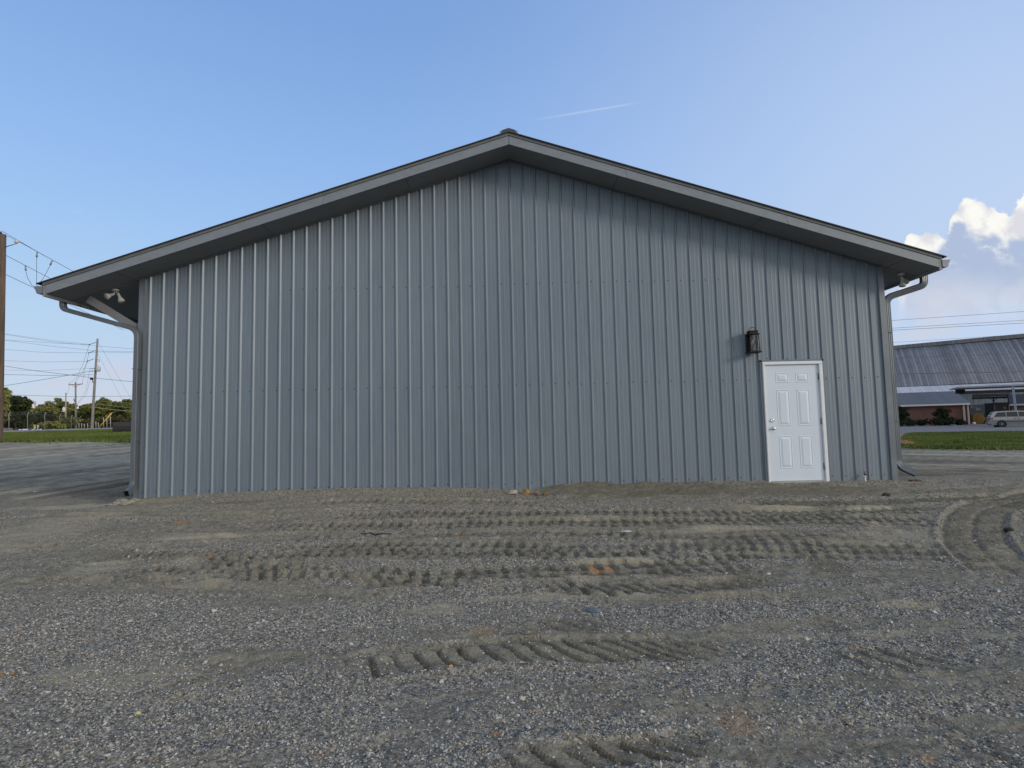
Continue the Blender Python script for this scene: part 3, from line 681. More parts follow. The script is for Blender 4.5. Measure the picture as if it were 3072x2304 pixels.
gutter(XL, -1); gutter(XR, 1)

def rsect(w_, d_, rib=0):
    """rectangular downspout section with shallow ribs"""
    pts = []
    def side(x0, y0, x1, y1, nx_, ny_):
        n = 7
        for i in range(n):
            f = (i+.5)/n; off = -.0025*(i % 2)
            pts.append((x0+(x1-x0)*f+nx_*off, y0+(y1-y0)*f+ny_*off))
    side(-w_/2, -d_/2, w_/2, -d_/2, 0, -1); side(w_/2, -d_/2, w_/2, d_/2, 1, 0); side(w_/2, d_/2, -w_/2, d_/2, 0, 1); side(-w_/2, d_/2, -w_/2, -d_/2, -1, 0)
    return pts
def bend(pts, r=.14, n=7):
    """round the corners of a polyline"""
    pts = [np.array(p, float) for p in pts]; out = [pts[0]]
    for a, b_, c_ in zip(pts[:-2], pts[1:-1], pts[2:]):
        d1 = (a-b_); d2 = (c_-b_); l1, l2 = np.linalg.norm(d1), np.linalg.norm(d2); rr = min(r, l1*.48, l2*.48)
        p, q = b_+d1/l1*rr, b_+d2/l2*rr
        for i in range(n+1):
            f = i/n; out.append((1-f)**2*p+2*f*(1-f)*b_+f*f*q)
    out.append(pts[-1]); return out
sec = rsect(.100, .078)
def downspout(top, knee, foot, end, upv):
    t = tag(bpy.data.objects.new('downspout', None)); COL.objects.link(t); t.parent = bld
    return t
def pipe_part(name, pts, parent, upv, r=.15, sc=1.0, open_end=False):
    mb = MB(); P = bend(pts, r)
    mb.tube(P, sc, sect=sec, upv=upv, smooth=False, cap=not open_end)
    if open_end:
        mb.tube(P, sc*.93, sect=sec, upv=upv, smooth=False, cap=False, mi=1)
        e, e0 = P[-1], P[-2]; d = (e-e0)/np.linalg.norm(e-e0)
        q = P[-1]-d*.05
        u = np.array(upv, float)
        mb.tube([q-d*.001, q], sc*.9, sect=sec, upv=upv, smooth=False, mi=1)
    return mb.build(name, [M_PIPE, M_DARK], parent)
pl_x, pl_y = -6.545, -.085
foot = at_y(379, 1481, -.30)
dsl = pipe_part('downspout', [(-7.885, -.05, 3.455), (-7.885, -.05, 3.285), (pl_x, pl_y, 2.885), (pl_x, pl_y, .16), tuple(foot+(foot-np.array((pl_x, pl_y, .16)))*.0)], bld, (0, 1, 0), .15, open_end=True)
pr_x, pr_y = 6.765, .10
sec_r = rsect(.078, .108)
sec_l, sec = sec, sec_r
dsr = pipe_part('downspout', [(7.385, -.03, 3.60), (7.385, -.03, 3.42), (pr_x, pr_y, 3.235), (pr_x, pr_y, .215), (6.985, -.02, .085)], bld, (0, 1, 0), .13, open_end=True)
for z in (2.2, .95): mb = MB(); mb.box(pl_x-.053, pl_x+.053, pl_y-.042, -.026, z-.010, z+.010); mb.build('pipe_strap', M_PIPE, bld)
for z in (2.6, 1.02): mb = MB(); mb.box(WR+.012, pr_x+.043, pr_y-.054, pr_y+.054, z-.010, z+.010); mb.build('pipe_strap', M_PIPE, bld)
# knee brace under the deep left eave
mb = MB()
a, b_ = np.array((-7.50, .03, 3.475)), np.array((-6.595, .03, 2.905)); d = (b_-a)/np.linalg.norm(b_-a); nrm = np.array((-d[2], 0, d[0])); nrm = nrm if nrm[2] > 0 else -nrm
mb.obox((a+b_)/2, d*np.linalg.norm(b_-a)/2, (0, .02, 0), nrm*.066)
mb.build('brace', mat('brace_board', (.19, .195, .21), .6, noise=.15, nscale=4), bld)

# ---- entry door
M_DOOR = mat('white_door_paint', (.60, .68, .79), .38, noise=.03, nscale=2)
M_FRAME = mat('white_frame_paint', (.68, .73, .78), .5, noise=.06, nscale=10)
M_BRASS = mat('worn_hinge', (.20, .16, .10), .4, .8)
M_CHROME = mat('satin_nickel', (.62, .63, .65), .22, 1.0)
d0, d1, dzt = 4.443, 5.372, 2.045
mb = MB(); mb.box(d0, d1, -.022, .02, .012, dzt)
yf = -.022
def panel(x0, x1, z0, z1):
    # pressed groove ring: outer ridge, then raised field
    def ring(xa, xb, za, zb, w_, ya, yb_):
        O = [(xa, ya, za), (xb, ya, za), (xb, ya, zb), (xa, ya, zb)]; I = [(xa+w_, yb_, za+w_), (xb-w_, yb_, za+w_), (xb-w_, yb_, zb-w_), (xa+w_, yb_, zb-w_)]
        mb.add(O+I, [(0, 1, 5, 4), (1, 2, 6, 5), (2, 3, 7, 6), (3, 0, 4, 7)])
    ring(x0, x1, z0, z1, .010, yf, yf-.006)
    ring(x0+.010, x1-.010, z0+.010, z1-.010, .014, yf-.006, yf-.0005)
    ring(x0+.024, x1-.024, z0+.024, z1-.024, .034, yf-.0005, yf-.010)
    xa, xb, za, zb = x0+.058, x1-.058, z0+.058, z1-.058
    mb.add([(xa, yf-.010, za), (xb, yf-.010, za), (xb, yf-.010, zb), (xa, yf-.010, zb)], [(0, 1, 2, 3)])
cxs = ((d0+.175, d0+.405), (d0+.530, d0+.760))
for xa, xb in cxs:
    for za, zb in ((1.725, 1.905), (.965, 1.605), (.225, .795)): panel(xa, xb, za, zb)
door = mb.build('door', M_DOOR, bld)
mb = MB(); mb.lathe([(.034, 0), (.034, .006), (.014, .010), (.012, .032), (.020, .040), (.028, .052), (.027, .068), (.015, .078), (.002, .080)], (d0+.072, yf, .925), (0, -1, 0), 20)
mb.build('handle', M_CHROME, door)
mb = MB(); mb.lathe([(.031, 0), (.031, .010), (.024, .022), (.010, .024), (.009, .020), (.001, .020)], (d0+.070, yf, 1.065), (0, -1, 0), 20)
mb.build('deadbolt', M_CHROME, door)
for z in (1.83, 1.04, .25):
    mb = MB(); mb.tube([(d1+.004, yf-.006, z-.055), (d1+.004, yf-.006, z+.055)], .009, 8); mb.box(d1-.004, d1+.014, yf-.004, yf-.001, z-.05, z+.05)
    mb.build('hinge', M_BRASS, door)
mb = MB(); f0, f1, fz = 4.386, 5.450, 2.098
for (x0, x1, z0, z1) in ((f0, d0-.012, -.12, fz-.055), (d1+.014, f1, -.12, fz-.055), (f0, f1, fz-.0545, fz)):
    mb.box(x0, x1, -.052, .03, z0, z1)
    mb.box(x0+.006 if x1-x0 < .2 else x0+.004, x1-.006 if x1-x0 < .2 else x1-.004, -.058, -.0525, z0+.004, z1-.005)
mb.box(d0-.012, d0-.0015, -.012, .03, -.12, fz-.06); mb.box(d1+.0015, d1+.014, -.012, .03, -.12, fz-.06); mb.box(d0-.012, d1+.014, -.012, .03, dzt+.003, fz-.055)
mb.build('door_frame', M_FRAME, bld, bevel=.003)
mb = MB(); mb.box(d0-.01, d1+.012, -.060, .03, -.022, .008); mb.build('threshold', mat('threshold_metal', (.42, .43, .42), .4, .6), bld)
mb = MB()
mb.box(DX0-.004, f0-.001, -.036, .01, -.3, DZT); mb.box(f1+.001, DX1+.004, -.036, .01, -.3, DZT); mb.box(DX0-.004, DX1+.004, -.036, .01, fz+.001, DZT+.006)
mb.build('door_trim', M_TRIM, bld)
mb = MB(); mb.box(4.36, 5.47, .031, .05, -.3, 2.12); mb.build('door_backing', M_DARK, bld)
settle(bld)

# ---- wall lantern
lan = thing('wall_lantern', 'black caged wall lantern with a carrying ring beside the white door', 'lantern')
M_BLK = mat('black_lantern_metal', (.008, .008, .009), .55, 0, spec=.25)
lx, lz = 4.205, 2.255; ly = -.135; hw = .088
mb = MB(); mb.box(lx-.058, lx+.058, -.045, -.0195, lz+.02, lz+.36); mb.build('back_plate', M_BLK, lan, bevel=.004)
mb = MB(); mb.box(lx-.03, lx+.03, -.075, -.045, lz+.20, lz+.26); mb.build('mount_arm', M_BLK, lan)
mb = MB()
mb.box(lx-hw-.018, lx+hw+.018, ly-hw-.018, ly+hw-.002, lz-.006, lz+.016); mb.box(lx-hw, lx+hw, ly-hw, ly+hw-.006, lz+.0165, lz+.028)
mb.build('base', M_BLK, lan, bevel=.002)
mb = MB(); t_ = .070
mb.hexa([(lx-hw-.006, ly-hw-.006, lz+.315), (lx+hw+.006, ly-hw-.006, lz+.315), (lx+hw+.006, ly+hw-.004, lz+.315), (lx-hw-.006, ly+hw-.004, lz+.315),
         (lx-hw-.006, ly-hw-.006, lz+.330), (lx+hw+.006, ly-hw-.006, lz+.330), (lx+hw+.006, ly+hw-.004, lz+.330), (lx-hw-.006, ly+hw-.004, lz+.330)])
mb.hexa([(lx-t_, ly-t_, lz+.3305), (lx+t_, ly-t_, lz+.3305), (lx+t_, ly+t_, lz+.3305), (lx-t_, ly+t_, lz+.3305), (lx-t_, ly-t_, lz+.372), (lx+t_, ly-t_, lz+.372), (lx+t_, ly+t_, lz+.372), (lx-t_, ly+t_, lz+.372)])
mb.box(lx-t_-.010, lx+t_+.010, ly-t_-.010, ly+t_+.008, lz+.3725, lz+.382)
mb.build('cap', M_BLK, lan, bevel=.002)
mb = MB()
for sx in (-1, 1):
    for sy_ in (-1, 1): mb.tube([(lx+sx*hw*.97, ly+sy_*hw*.9, lz+.026), (lx+sx*hw*.84, ly+sy_*hw*.80, lz+.316)], .0055, 6)
def xwire(p00, p10, p01, p11):
    # two bowed straps that touch in the middle of a face
    p00, p10, p01, p11 = map(np.array, (p00, p10, p01, p11))
    for A, B, sgn in ((p00, p01, 1), (p10, p11, -1)):
        pts = []
        for i in range(13):
            f = i/12; e = (p10-p00)*(1-f)+(p11-p01)*f
            bow = .47*(1-abs(2*f-1)**1.6); pts.append(A*(1-f)+B*f+sgn*e*bow)
        mb.tube(pts, .0035, 5)
z0, z1 = lz+.028, lz+.315; hb, ht = hw*.97, hw*.84
for sg in (-1, 1): xwire((lx+sg*hb, ly-hb, z0), (lx+sg*hb, ly+hb*.9, z0), (lx+sg*ht, ly-ht, z1), (lx+sg*ht, ly+ht*.9, z1))
xwire((lx-hb, ly-hb, z0), (lx+hb, ly-hb, z0), (lx-ht, ly-ht, z1), (lx+ht, ly-ht, z1))
mb.build('cage', M_BLK, lan)
def glass(name, col=(.9, .93, .95), rough=.05):
    m = bpy.data.materials.new(name); m.use_nodes = True; t = m.node_tree; k = NB(t); out = t.nodes['Material Output']
    tr_ = k.n('ShaderNodeBsdfTransparent'); tr_.inputs[0].default_value = col+(1,); gl = k.n('ShaderNodeBsdfGlossy'); gl.inputs['Roughness'].default_value = rough
    fr = k.n('ShaderNodeFresnel'); fr.inputs[0].default_value = 1.5; mx = k.n('ShaderNodeMixShader')
    t.links.new(k.math('ADD', fr.outputs[0], .05), mx.inputs[0]); t.links.new(tr_.outputs[0], mx.inputs[1]); t.links.new(gl.outputs[0], mx.inputs[2]); t.links.new(mx.outputs[0], out.inputs[0]); return m
M_GLASS = glass('seeded_glass', (.62, .64, .64))
mb = MB(); mb.tube([(lx, ly, lz+.03), (lx, ly, lz+.312)], .062, 20, cap=False); mb.build('glass', M_GLASS, lan)
mb = MB(); mb.lathe([(.016, .30), (.016, .235)], (lx, ly, lz), n=10); mb.lathe([(.012, .235), (.026, .20), (.030, .17), (.020, .135), (.004, .125)], (lx, ly, lz), n=14, mi=1)
mb.build('bulb', [M_BLK, mat('bulb_glass', (.55, .56, .56), .2)], lan)
mb = MB()
mb.tube([(lx+.058*math.cos(a), ly, lz+.380+.070*math.sin(a)) for a in np.linspace(0, math.pi, 15)], .0045, 6)
mb.build('ring_handle', M_BLK, lan)
settle(lan)

# ---- twin flood lights under the eaves
M_WPL = mat('white_plastic', (.42, .43, .43), .4)
def flood(mount, heads, label):
    r = thing('floodlight', label, 'floodlight', 'floodlights under the eaves')
    mx, my = mount; mz = zs(mx)
    mb = MB(); mb.lathe([(.058, 0), (.060, -.012), (.050, -.035), (.030, -.042), (.001, -.043)], (mx, my, mz-.001), (0, 0, 1), 18); mb.build('mount', M_WPL, r)
    for off, dr in heads:
        o = np.array((mx, my, mz-.035)); d = np.array(dr, float); d /= np.linalg.norm(d); k = o+np.array(off)
        mb = MB(); mb.tube([o, k], .010, 8); mb.lathe([(.020, -.045), (.024, -.03), (.024, .03), (.030, .05), (.052, .105), (.056, .125), (.050, .132), (.001, .138)], k, d, 18); mb.build('lamp_head', M_WPL, r)
    settle(r)
flood((-7.08, .10), [((-.045, -.01, -.06), (-.25, -.75, -.45)), ((.06, .0, -.075), (.42, .0, -.9))], 'white twin floodlight under the deep left eave')
flood((7.05, .06), [((-.01, -.02, -.085), (-.08, -.15, -1.0)), ((.05, .03, -.07), (.8, .55, -.22))], 'white twin floodlight under the short right eave')

# ---- garden tap by the right corner
tp = thing('garden_tap', 'brass tap on a short white standpipe below the right end of the wall', 'tap')
sx0, sy0 = 6.062, -.075
zz = float(zg(sx0, sy0))
M_BR = mat('old_brass', (.14, .11, .075), .5, .5)
mb = MB(); mb.tube([(sx0, sy0, zz-.05), (sx0-.006, sy0, zz+.085)], .0105, 10); mb.build('standpipe', mat('white_pvc', (.72, .75, .78), .4), tp)
mb = MB(); mb.lathe([(.014, 0), (.022, .002), (.022, .020), (.014, .022)], (sx0-.006, sy0, zz+.075), n=12, mi=1); mb.tube([(sx0-.006, sy0, zz+.08), (sx0-.045, sy0-.01, zz+.098)], .008, 6, mi=1); mb.build('collar', [M_BR, mat('white_collar', (.7, .7, .72), .4)], tp)
mb = MB(); mb.lathe([(.012, 0), (.019, .01), (.019, .035), (.012, .045), (.008, .065)], (sx0-.004, sy0, zz+.10), n=10); mb.tube([(sx0-.004, sy0, zz+.125), (sx0, sy0-.045, zz+.115), (sx0, sy0-.055, zz+.09)], .009, 8)
mb.build('valve', M_BR, tp)
mb = MB(); mb.box(sx0-.030, sx0+.022, sy0-.006, sy0+.006, zz+.162, zz+.170); mb.build('handle', mat('faded_red_handle', (.16, .06, .05), .5), tp)
settle(tp)

# ------------------------------------------------------------------ loose rocks and clods in the yard
def rock(name, label, cat, px, py, size, col, group=None, sink=.25, seed=0, rough=.3, flat=1.0, rot=0.0, grain=.3, col2=None):
    import bmesh
    p = hit(px, py); bm = bmesh.new(); bmesh.ops.create_icosphere(bm, subdivisions=3, radius=.5)
    rr = random.Random(seed*7+3); planes = []
    for _ in range(9):
        v = Vector((rr.gauss(0, 1), rr.gauss(0, 1), rr.gauss(0, 1))).normalized(); planes.append((v, rr.uniform(.28, .43)))
    for v in bm.verts:
        for n_, d_ in planes:
            e = v.co.dot(n_)-d_
            if e > 0: v.co -= n_*e*.92
        v.co += v.co.normalized()*rr.uniform(-1, 1)*.035*rough/.3
        v.co = Vector((v.co.x*size[0], v.co.y*size[1], v.co.z*size[2]))
    me = bpy.data.meshes.new(name); bm.to_mesh(me); bm.free()
    me.materials.append(mat(name+'_surface', col, .85, noise=grain, nscale=30, bump=.003, bscale=90, spec=.2, col2=col2))
    o = bpy.data.objects.new(name, me); COL.objects.link(o)
    z = float(zg(p[0], p[1])); o.location = (p[0], p[1], z+size[2]*(.5-sink)*.8); o.rotation_euler = (rr.uniform(-.15, .15), rr.uniform(-.15, .15), rot)
    return tag(o, label, cat, group)
GRC = 'broken concrete chunks by the left downspout'
CC = (.33, .32, .28); CC2 = (.22, .21, .18)
for i, (px, py, sz, rt, lb) in enumerate([
    (366, 1507, (.26, .14, .10), -.2, 'largest pale concrete slab leaning under the left downspout outlet'),
    (350, 1514, (.14, .11, .07), .4, 'blocky concrete chunk just left of the largest slab'),
    (378, 1516, (.15, .12, .07), .9, 'concrete chunk in front of the largest slab'),
    (396, 1507, (.14, .12, .08), .2, 'pale concrete chunk touching the left wall corner'),
    (404, 1502, (.10, .09, .06), 1.2, 'smaller concrete chunk wedged at the left wall corner'),
    (334, 1516, (.17, .10, .045), .1, 'flat concrete piece at the middle of the rubble'),
    (314, 1517, (.16, .12, .04), .3, 'thin flat concrete piece at the far left end of the rubble'),
    (372, 1519, (.09, .08, .05), 1.9, 'small angular concrete lump lowest in the rubble'),
    (412, 1504, (.12, .09, .05), .5, 'low concrete sliver in front of the first wall rib'),
    (346, 1519, (.10, .07, .04), 2.2, 'small concrete flake at the front edge of the rubble')]):
    rock('concrete_chunk', lb, 'concrete', px, py, sz, CC, GRC, .15, 20+i, .5, rot=rt, col2=CC2)
rock('rock', 'flat whitish rock beside orange clay in front of the wall', 'rock', 1538, 1484, (.185, .14, .095), (.40, .39, .35), None, .2, 2, rot=.5, col2=(.28, .27, .24))
for i, (px, py, sz, lb) in enumerate([(1580, 1484, (.14, .12, .13), 'tallest orange clay clod beside the flat white rock'), (1611, 1485, (.11, .1, .09), 'middle pinkish clay clod of three before the wall'), (1634, 1488, (.12, .1, .09), 'brown and orange clay clod farthest right of three')]):
    rock('clay_clod', lb, 'clay', px, py, sz, [(.45, .25, .09), (.33, .23, .15), (.26, .17, .09)][i], 'clay clods in front of the wall', .25, 5+i, .6, rot=i, grain=.5)
rock('rock', 'blue grey stone lying alone in the middle of the yard', 'rock', 1782, 1832, (.13, .07, .05), (.16, .19, .22), None, .3, 9, rot=-.5)
rock('rock', 'small cream stone in the near gravel at the centre', 'rock', 1567, 2102, (.034, .045, .022), (.55, .50, .38), None, .2, 10, rot=.3)
rock('rock', 'small orange stone below the big tyre lug marks', 'rock', 1352, 2017, (.034, .03, .028), (.55, .28, .12), None, .2, 11)
rock('rock', 'pale yellow chip in the near left gravel', 'rock', 414, 2138, (.042, .03, .02), (.60, .50, .22), None, .2, 12)
rock('rock', 'small white stone at the left of the yard', 'rock', 642, 1840, (.05, .04, .03), (.55, .55, .52), None, .2, 13)
rock('rock', 'light grey stone left of the sandy patch', 'rock', 302, 1745, (.085, .06, .04), (.30, .33, .35), None, .25, 14)
rock('rock', 'pale chip beside the tracks near the door side', 'rock', 2304, 1723, (.05, .04, .03), (.5, .5, .48), None, .2, 15)
rock('rock', 'dark lump of soil at the right edge by the curved track', 'rock', 3027, 1592, (.11, .09, .06), (.04, .038, .032), None, .3, 16)
rock('rock', 'dark clod between the door and the right corner', 'rock', 2658, 1486, (.13, .10, .07), (.05, .045, .035), None, .35, 17)
rock('rock', 'brown clod of earth against the wall beside the door frame', 'rock', 2508, 1440, (.26, .14, .11), (.07, .05, .038), None, .25, 18, rough=1.0)
rock('rock', 'reddish brown clod below the right downspout outlet', 'rock', 2746, 1446, (.22, .12, .07), (.13, .09, .07), None, .3, 19, rough=.8)
rock('rock', 'white grey slab fragment near the curved tyre track', 'rock', 2884, 1524, (.16, .12, .04), (.36, .38, .40), None, .2, 31)
rock('rock', 'light stone in the rutted soil left of the tap row', 'rock', 1880, 1598, (.16, .05, .03), (.45, .47, .50), None, .2, 32)
def stick(px0, py0, px1, py1, r, col, label, lift=.01):
    a, b_ = hit(px0, py0), hit(px1, py1); mb = MB(); pts = []
    for f in np.linspace(0, 1, 7):
        p = a*(1-f)+b_*f; pts.append((p[0], p[1]+.012*math.sin(f*9), float(zg(p[0], p[1]))+lift))
    mb.tube(pts, [r*(.6+.4*math.sin(math.pi*f)) for f in np.linspace(0, 1, 7)], 6)
    o = mb.build('stick', mat('weathered_wood', col, .8, noise=.3), None); tag(o, label, 'stick')
stick(1545, 1921, 1615, 1925, .006, (.20, .17, .12), 'thin brown stick beside the large tyre lug marks')
stick(1080, 1601, 1175, 1602, .010, (.06, .05, .04), 'dark stick lying across the tracks left of centre')
stick(100, 1476, 117, 1473, .012, (.55, .58, .58), 'pale curved scrap on the dark ground at the left')

# ------------------------------------------------------------------ background ground sheets
def sheet(name, quad, m, n=40, lift=.05, wob=0.0, kind='structure'):
    q = [np.array(p[:2], float) for p in quad]; vs = []
    for j in range(n+1):
        for i in range(n+1):
            a, b_ = i/n, j/n
            p = (q[0]*(1-a)+q[1]*a)*(1-b_)+(q[3]*(1-a)+q[2]*a)*b_
            if wob and (j in (0,) or i == 0): p = p+wob*np.array((vnoise(np.array(a*40.), np.array(b_*40.), 3)-.5, vnoise(np.array(a*55.), np.array(b_*31.), 4)-.5))
            vs.append((p[0], p[1], float(terrain(p[0], p[1]))+lift))
    idx_ = np.arange((n+1)**2).reshape(n+1, n+1)
    Fq = np.stack([idx_[:-1, :-1], idx_[:-1, 1:], idx_[1:, 1:], idx_[1:, :-1]], -1).reshape(-1, 4)
    o = np_mesh(name, np.array(vs), Fq, m, smooth=True); return tag(o, kind=kind)
M_LAWN = mat('lawn_soil', (.060, .085, .022), .95, noise=.5, nscale=1.2, col2=(.10, .10, .035))
M_ROAD = mat('pale_road', (.27, .27, .26), .9, noise=.15, nscale=.8)
M_ASPH = mat('worn_asphalt', (.115, .120, .130), .9, noise=.25, nscale=.5, bump=.01, bscale=20, col2=(.16, .155, .155))
def gp(px, py): return hit(px, py)[:2]
LQ = [np.array(p) for p in ((-36.0, 25.2), (-18.9, 19.9), (-38.0, 68.6), (-64.5, 47.5))]
def ext(a, b_, k): a, b_ = np.array(a), np.array(b_); return b_+(b_-a)*k
# lawns run on behind the building
Lr0 = ext(LQ[0], LQ[1], .6); Lr1 = np.array((-22.0, 82.0))
sheet('lawn', [LQ[0], Lr0, Lr1, LQ[3]], M_LAWN, 60, .03, .8)
sheet('road', [(-64.5, 47.0), (-21.0, 82.5), (-36.0, 96.0), (-86.0, 66.0)], M_ROAD, 50, .07)
RQ = [gp(2722, 1346), gp(3500, 1354), gp(3500, 1292), gp(2744, 1301)]
sheet('lawn', RQ, M_LAWN, 60, .03, .6)
sheet('parking_lot', [gp(2700, 1312), gp(3500, 1296), gp(3500, 1258), gp(2600, 1272)], M_ASPH, 60, .022)
def blades(quads, label):
    Vs, Fs, T = [], [], []; off = 0
    for quad, N, hmin, hmax, wd in quads:
        q = [np.array(p[:2], float) for p in quad]
        a = rng.random(N); b_ = rng.random(N); 
        P = ((q[0][None]*(1-a)[:, None]+q[1][None]*a[:, None])*(1-b_)[:, None]+(q[3][None]*(1-a)[:, None]+q[2][None]*a[:, None])*b_[:, None])
        P += rng.normal(size=(N, 2))*np.array((.2, .4))
        keep = fbm(P[:, 0]*.9, P[:, 1]*.9, 4, 61) > .33
        P = P[keep]; n = len(P); z = terrain(P[:, 0], P[:, 1])+.02
        h = hmin+(hmax-hmin)*rng.random(n)*(.4+1.2*fbm(P[:, 0]*.5, P[:, 1]*.5, 3, 62)); ang = rng.random(n)*6.283; ln = (rng.random((n, 2))-.5)*h[:, None]*1.1
        dx_, dy_ = np.cos(ang)*wd/2, np.sin(ang)*wd/2
        V = np.empty((n, 3, 3)); V[:, 0] = np.stack([P[:, 0]-dx_, P[:, 1]-dy_, z], -1); V[:, 1] = np.stack([P[:, 0]+dx_, P[:, 1]+dy_, z], -1); V[:, 2] = np.stack([P[:, 0]+ln[:, 0], P[:, 1]+ln[:, 1], z+h], -1)
        Vs.append(V.reshape(-1, 3)); Fs.append(np.arange(n*3).reshape(-1, 3)+off); off += n*3
        T.append(np.repeat(np.clip(fbm(P[:, 0]*.35, P[:, 1]*.8, 4, 63)*1.5-.25+.3*(rng.random(n)-.5), 0, 1), 3))
    m = bpy.data.materials.new('grass_blades'); m.use_nodes = True; t = m.node_tree; k = NB(t); b = t.nodes['Principled BSDF']; b.inputs['Roughness'].default_value = .8; b.inputs['Specular IOR Level'].default_value = .2
    nd = k.n('ShaderNodeAttribute', attribute_name='tone'); t.links.new(k.mix(nd.outputs['Fac'], (.055, .092, .020), (.150, .178, .045)), b.inputs['Base Color'])
    o = np_mesh('grass', np.concatenate(Vs), np.concatenate(Fs), m, attrs={'tone': ('POINT', np.concatenate(T))}); tag(o, label, 'grass', kind='stuff')
blades([([LQ[0], ext(LQ[0], LQ[1], .1), ext(LQ[3], LQ[2], .1), LQ[3]], 130000, .06, .20, .09)], 'short green grass of the strip on the left before the pale road')
blades([([RQ[0], gp(3120, 1353), gp(3120, 1295), RQ[3]], 120000, .05, .13, .06)], 'green grass of the strip on the right before the parking lot')
# kerb of the brick building's bed
mb = MB(); kp = [hit(*p) for p in ((2560, 1279), (2690, 1276.5), (2780, 1275), (2835, 1274.8), (2866, 1278))]
mb.tube([(p[0], p[1], float(terrain(p[0], p[1]))+.05) for p in kp], 1.0, sect=[(-.08, -.09), (.10, -.09), (.10, .09), (-.08, .09)], smooth=False)
tag(mb.build('kerb', mat('kerb_concrete', (.30, .29, .28), .9)), 'long pale concrete kerb in front of the dark hedges', 'kerb')

# ------------------------------------------------------------------ trees
def leaf_mat(name, c0, c1):
    m = bpy.data.materials.new(name); m.use_nodes = True; t = m.node_tree; k = NB(t); b = t.nodes['Principled BSDF']; b.inputs['Roughness'].default_value = .75; b.inputs['Specular IOR Level'].default_value = .25
    nd = k.n('ShaderNodeAttribute', attribute_name='tone'); t.links.new(k.mix(nd.outputs['Fac'], c0, c1), b.inputs['Base Color']); return m
LEAF = {'dark': leaf_mat('dark_leaves', (.018, .028, .010), (.050, .066, .024)), 'olive': leaf_mat('olive_leaves', (.10, .115, .030), (.25, .255, .085)),
        'mid': leaf_mat('green_leaves', (.065, .085, .022), (.21, .22, .065)), 'brown': leaf_mat('brown_undergrowth', (.030, .028, .014), (.085, .070, .030)), 'hedge': leaf_mat('hedge_leaves', (.010, .018, .010), (.028, .045, .020))}
M_BARK = mat('bark', (.14, .11, .085), .9, noise=.4, nscale=4)
def crown(center, rad, nclump, nleaf, size, style, parent, seed, name='crown', hollow=.35, flat=.6):
    r = np.random.default_rng(seed); c_ = np.array(center); rad = np.array(rad)
    d = r.normal(size=(nclump, 3)); d /= np.linalg.norm(d, axis=1)[:, None]
    rr = (hollow+(1-hollow)*r.random(nclump)**.6)*(.82+.36*r.random(nclump))
    cc = c_+d*rr[:, None]*rad
    cr_ = rad.mean()*(.22+.24*r.random(nclump))
    k = r.integers(0, nclump, nleaf); o = r.normal(size=(nleaf, 3)); o /= np.linalg.norm(o, axis=1)[:, None]; o *= (r.random(nleaf)**.45)[:, None]
    o[:, 2] *= flat
    P = cc[k]+o*cr_[k][:, None]
    sz = size*(.6+.8*r.random(nleaf))
    u = r.normal(size=(nleaf, 3)); u /= np.linalg.norm(u, axis=1)[:, None]; v = np.cross(u, r.normal(size=(nleaf, 3))); v /= np.linalg.norm(v, axis=1)[:, None]
    u *= sz[:, None]; v *= (sz*.6)[:, None]
    V = np.stack([P-u-v*.4, P+v, P+u+v*.3, P-v], 1).reshape(-1, 3)
    F_ = np.arange(nleaf*4).reshape(-1, 4)
    tone = np.clip(.1+.6*r.random(nclump)[k]+.3*r.random(nleaf), 0, 1)
    return np_mesh(name, V, F_, LEAF[style], parent, attrs={'tone': ('POINT', np.repeat(tone, 4))})
def tree(px, top, width, D, style, label, group, seed, trunk_h=.35, base=None, nleaf=3200, size=.26, cat='tree', trunkr=.18, hollow=.3, kindname='tree'):
    g = far(px, 1285, D); gz = float(terrain(g[0], g[1])); tz = far(px, top, D)[2]; h = tz-gz; wd = width/FOC*D/2
    nleaf = int(nleaf*1.7); r = thing(kindname, label, cat, group); rr = random.Random(seed)
    mb = MB(); tp_ = [(g[0]+rr.uniform(-.03, .03)*h*f, g[1]+rr.uniform(-.03, .03)*h*f, gz-.3+(h*.85+.3)*f) for f in (0, .15, .35, .6, .85, 1)]
    mb.tube(tp_, [trunkr*(1.25-.95*f) for f in (0, .15, .35, .6, .85, 1)], 8)
    for _ in range(9):
        f = rr.uniform(trunk_h, .85); i = int(f*5); b0 = np.array(tp_[min(i, 4)])*(1-(f*5-i))+np.array(tp_[min(i+1, 5)])*(f*5-i)
        a = rr.uniform(0, 6.28); L_ = wd*rr.uniform(.5, .95); e = b0+np.array((math.cos(a)*L_, math.sin(a)*L_, L_*rr.uniform(.1, .7)))
        mb.tube([b0, (b0+e)/2+np.array((0, 0, -.05*L_)), e], [trunkr*.4, trunkr*.25, trunkr*.1], 5)
    mb.build('trunk', M_BARK, r)
    ch = h*(1-trunk_h)/2
    crown((g[0], g[1], tz-ch*1.0), (wd*.92, wd*.92, ch*.95), max(26, int(nleaf/110)), nleaf, size, style, r, seed, hollow=hollow)
    settle(r); return r
GT = 'trees behind the fence on the left'
TW = {'dark': 1.05, 'olive': 1.3, 'mid': 1.25, 'brown': 1.2}
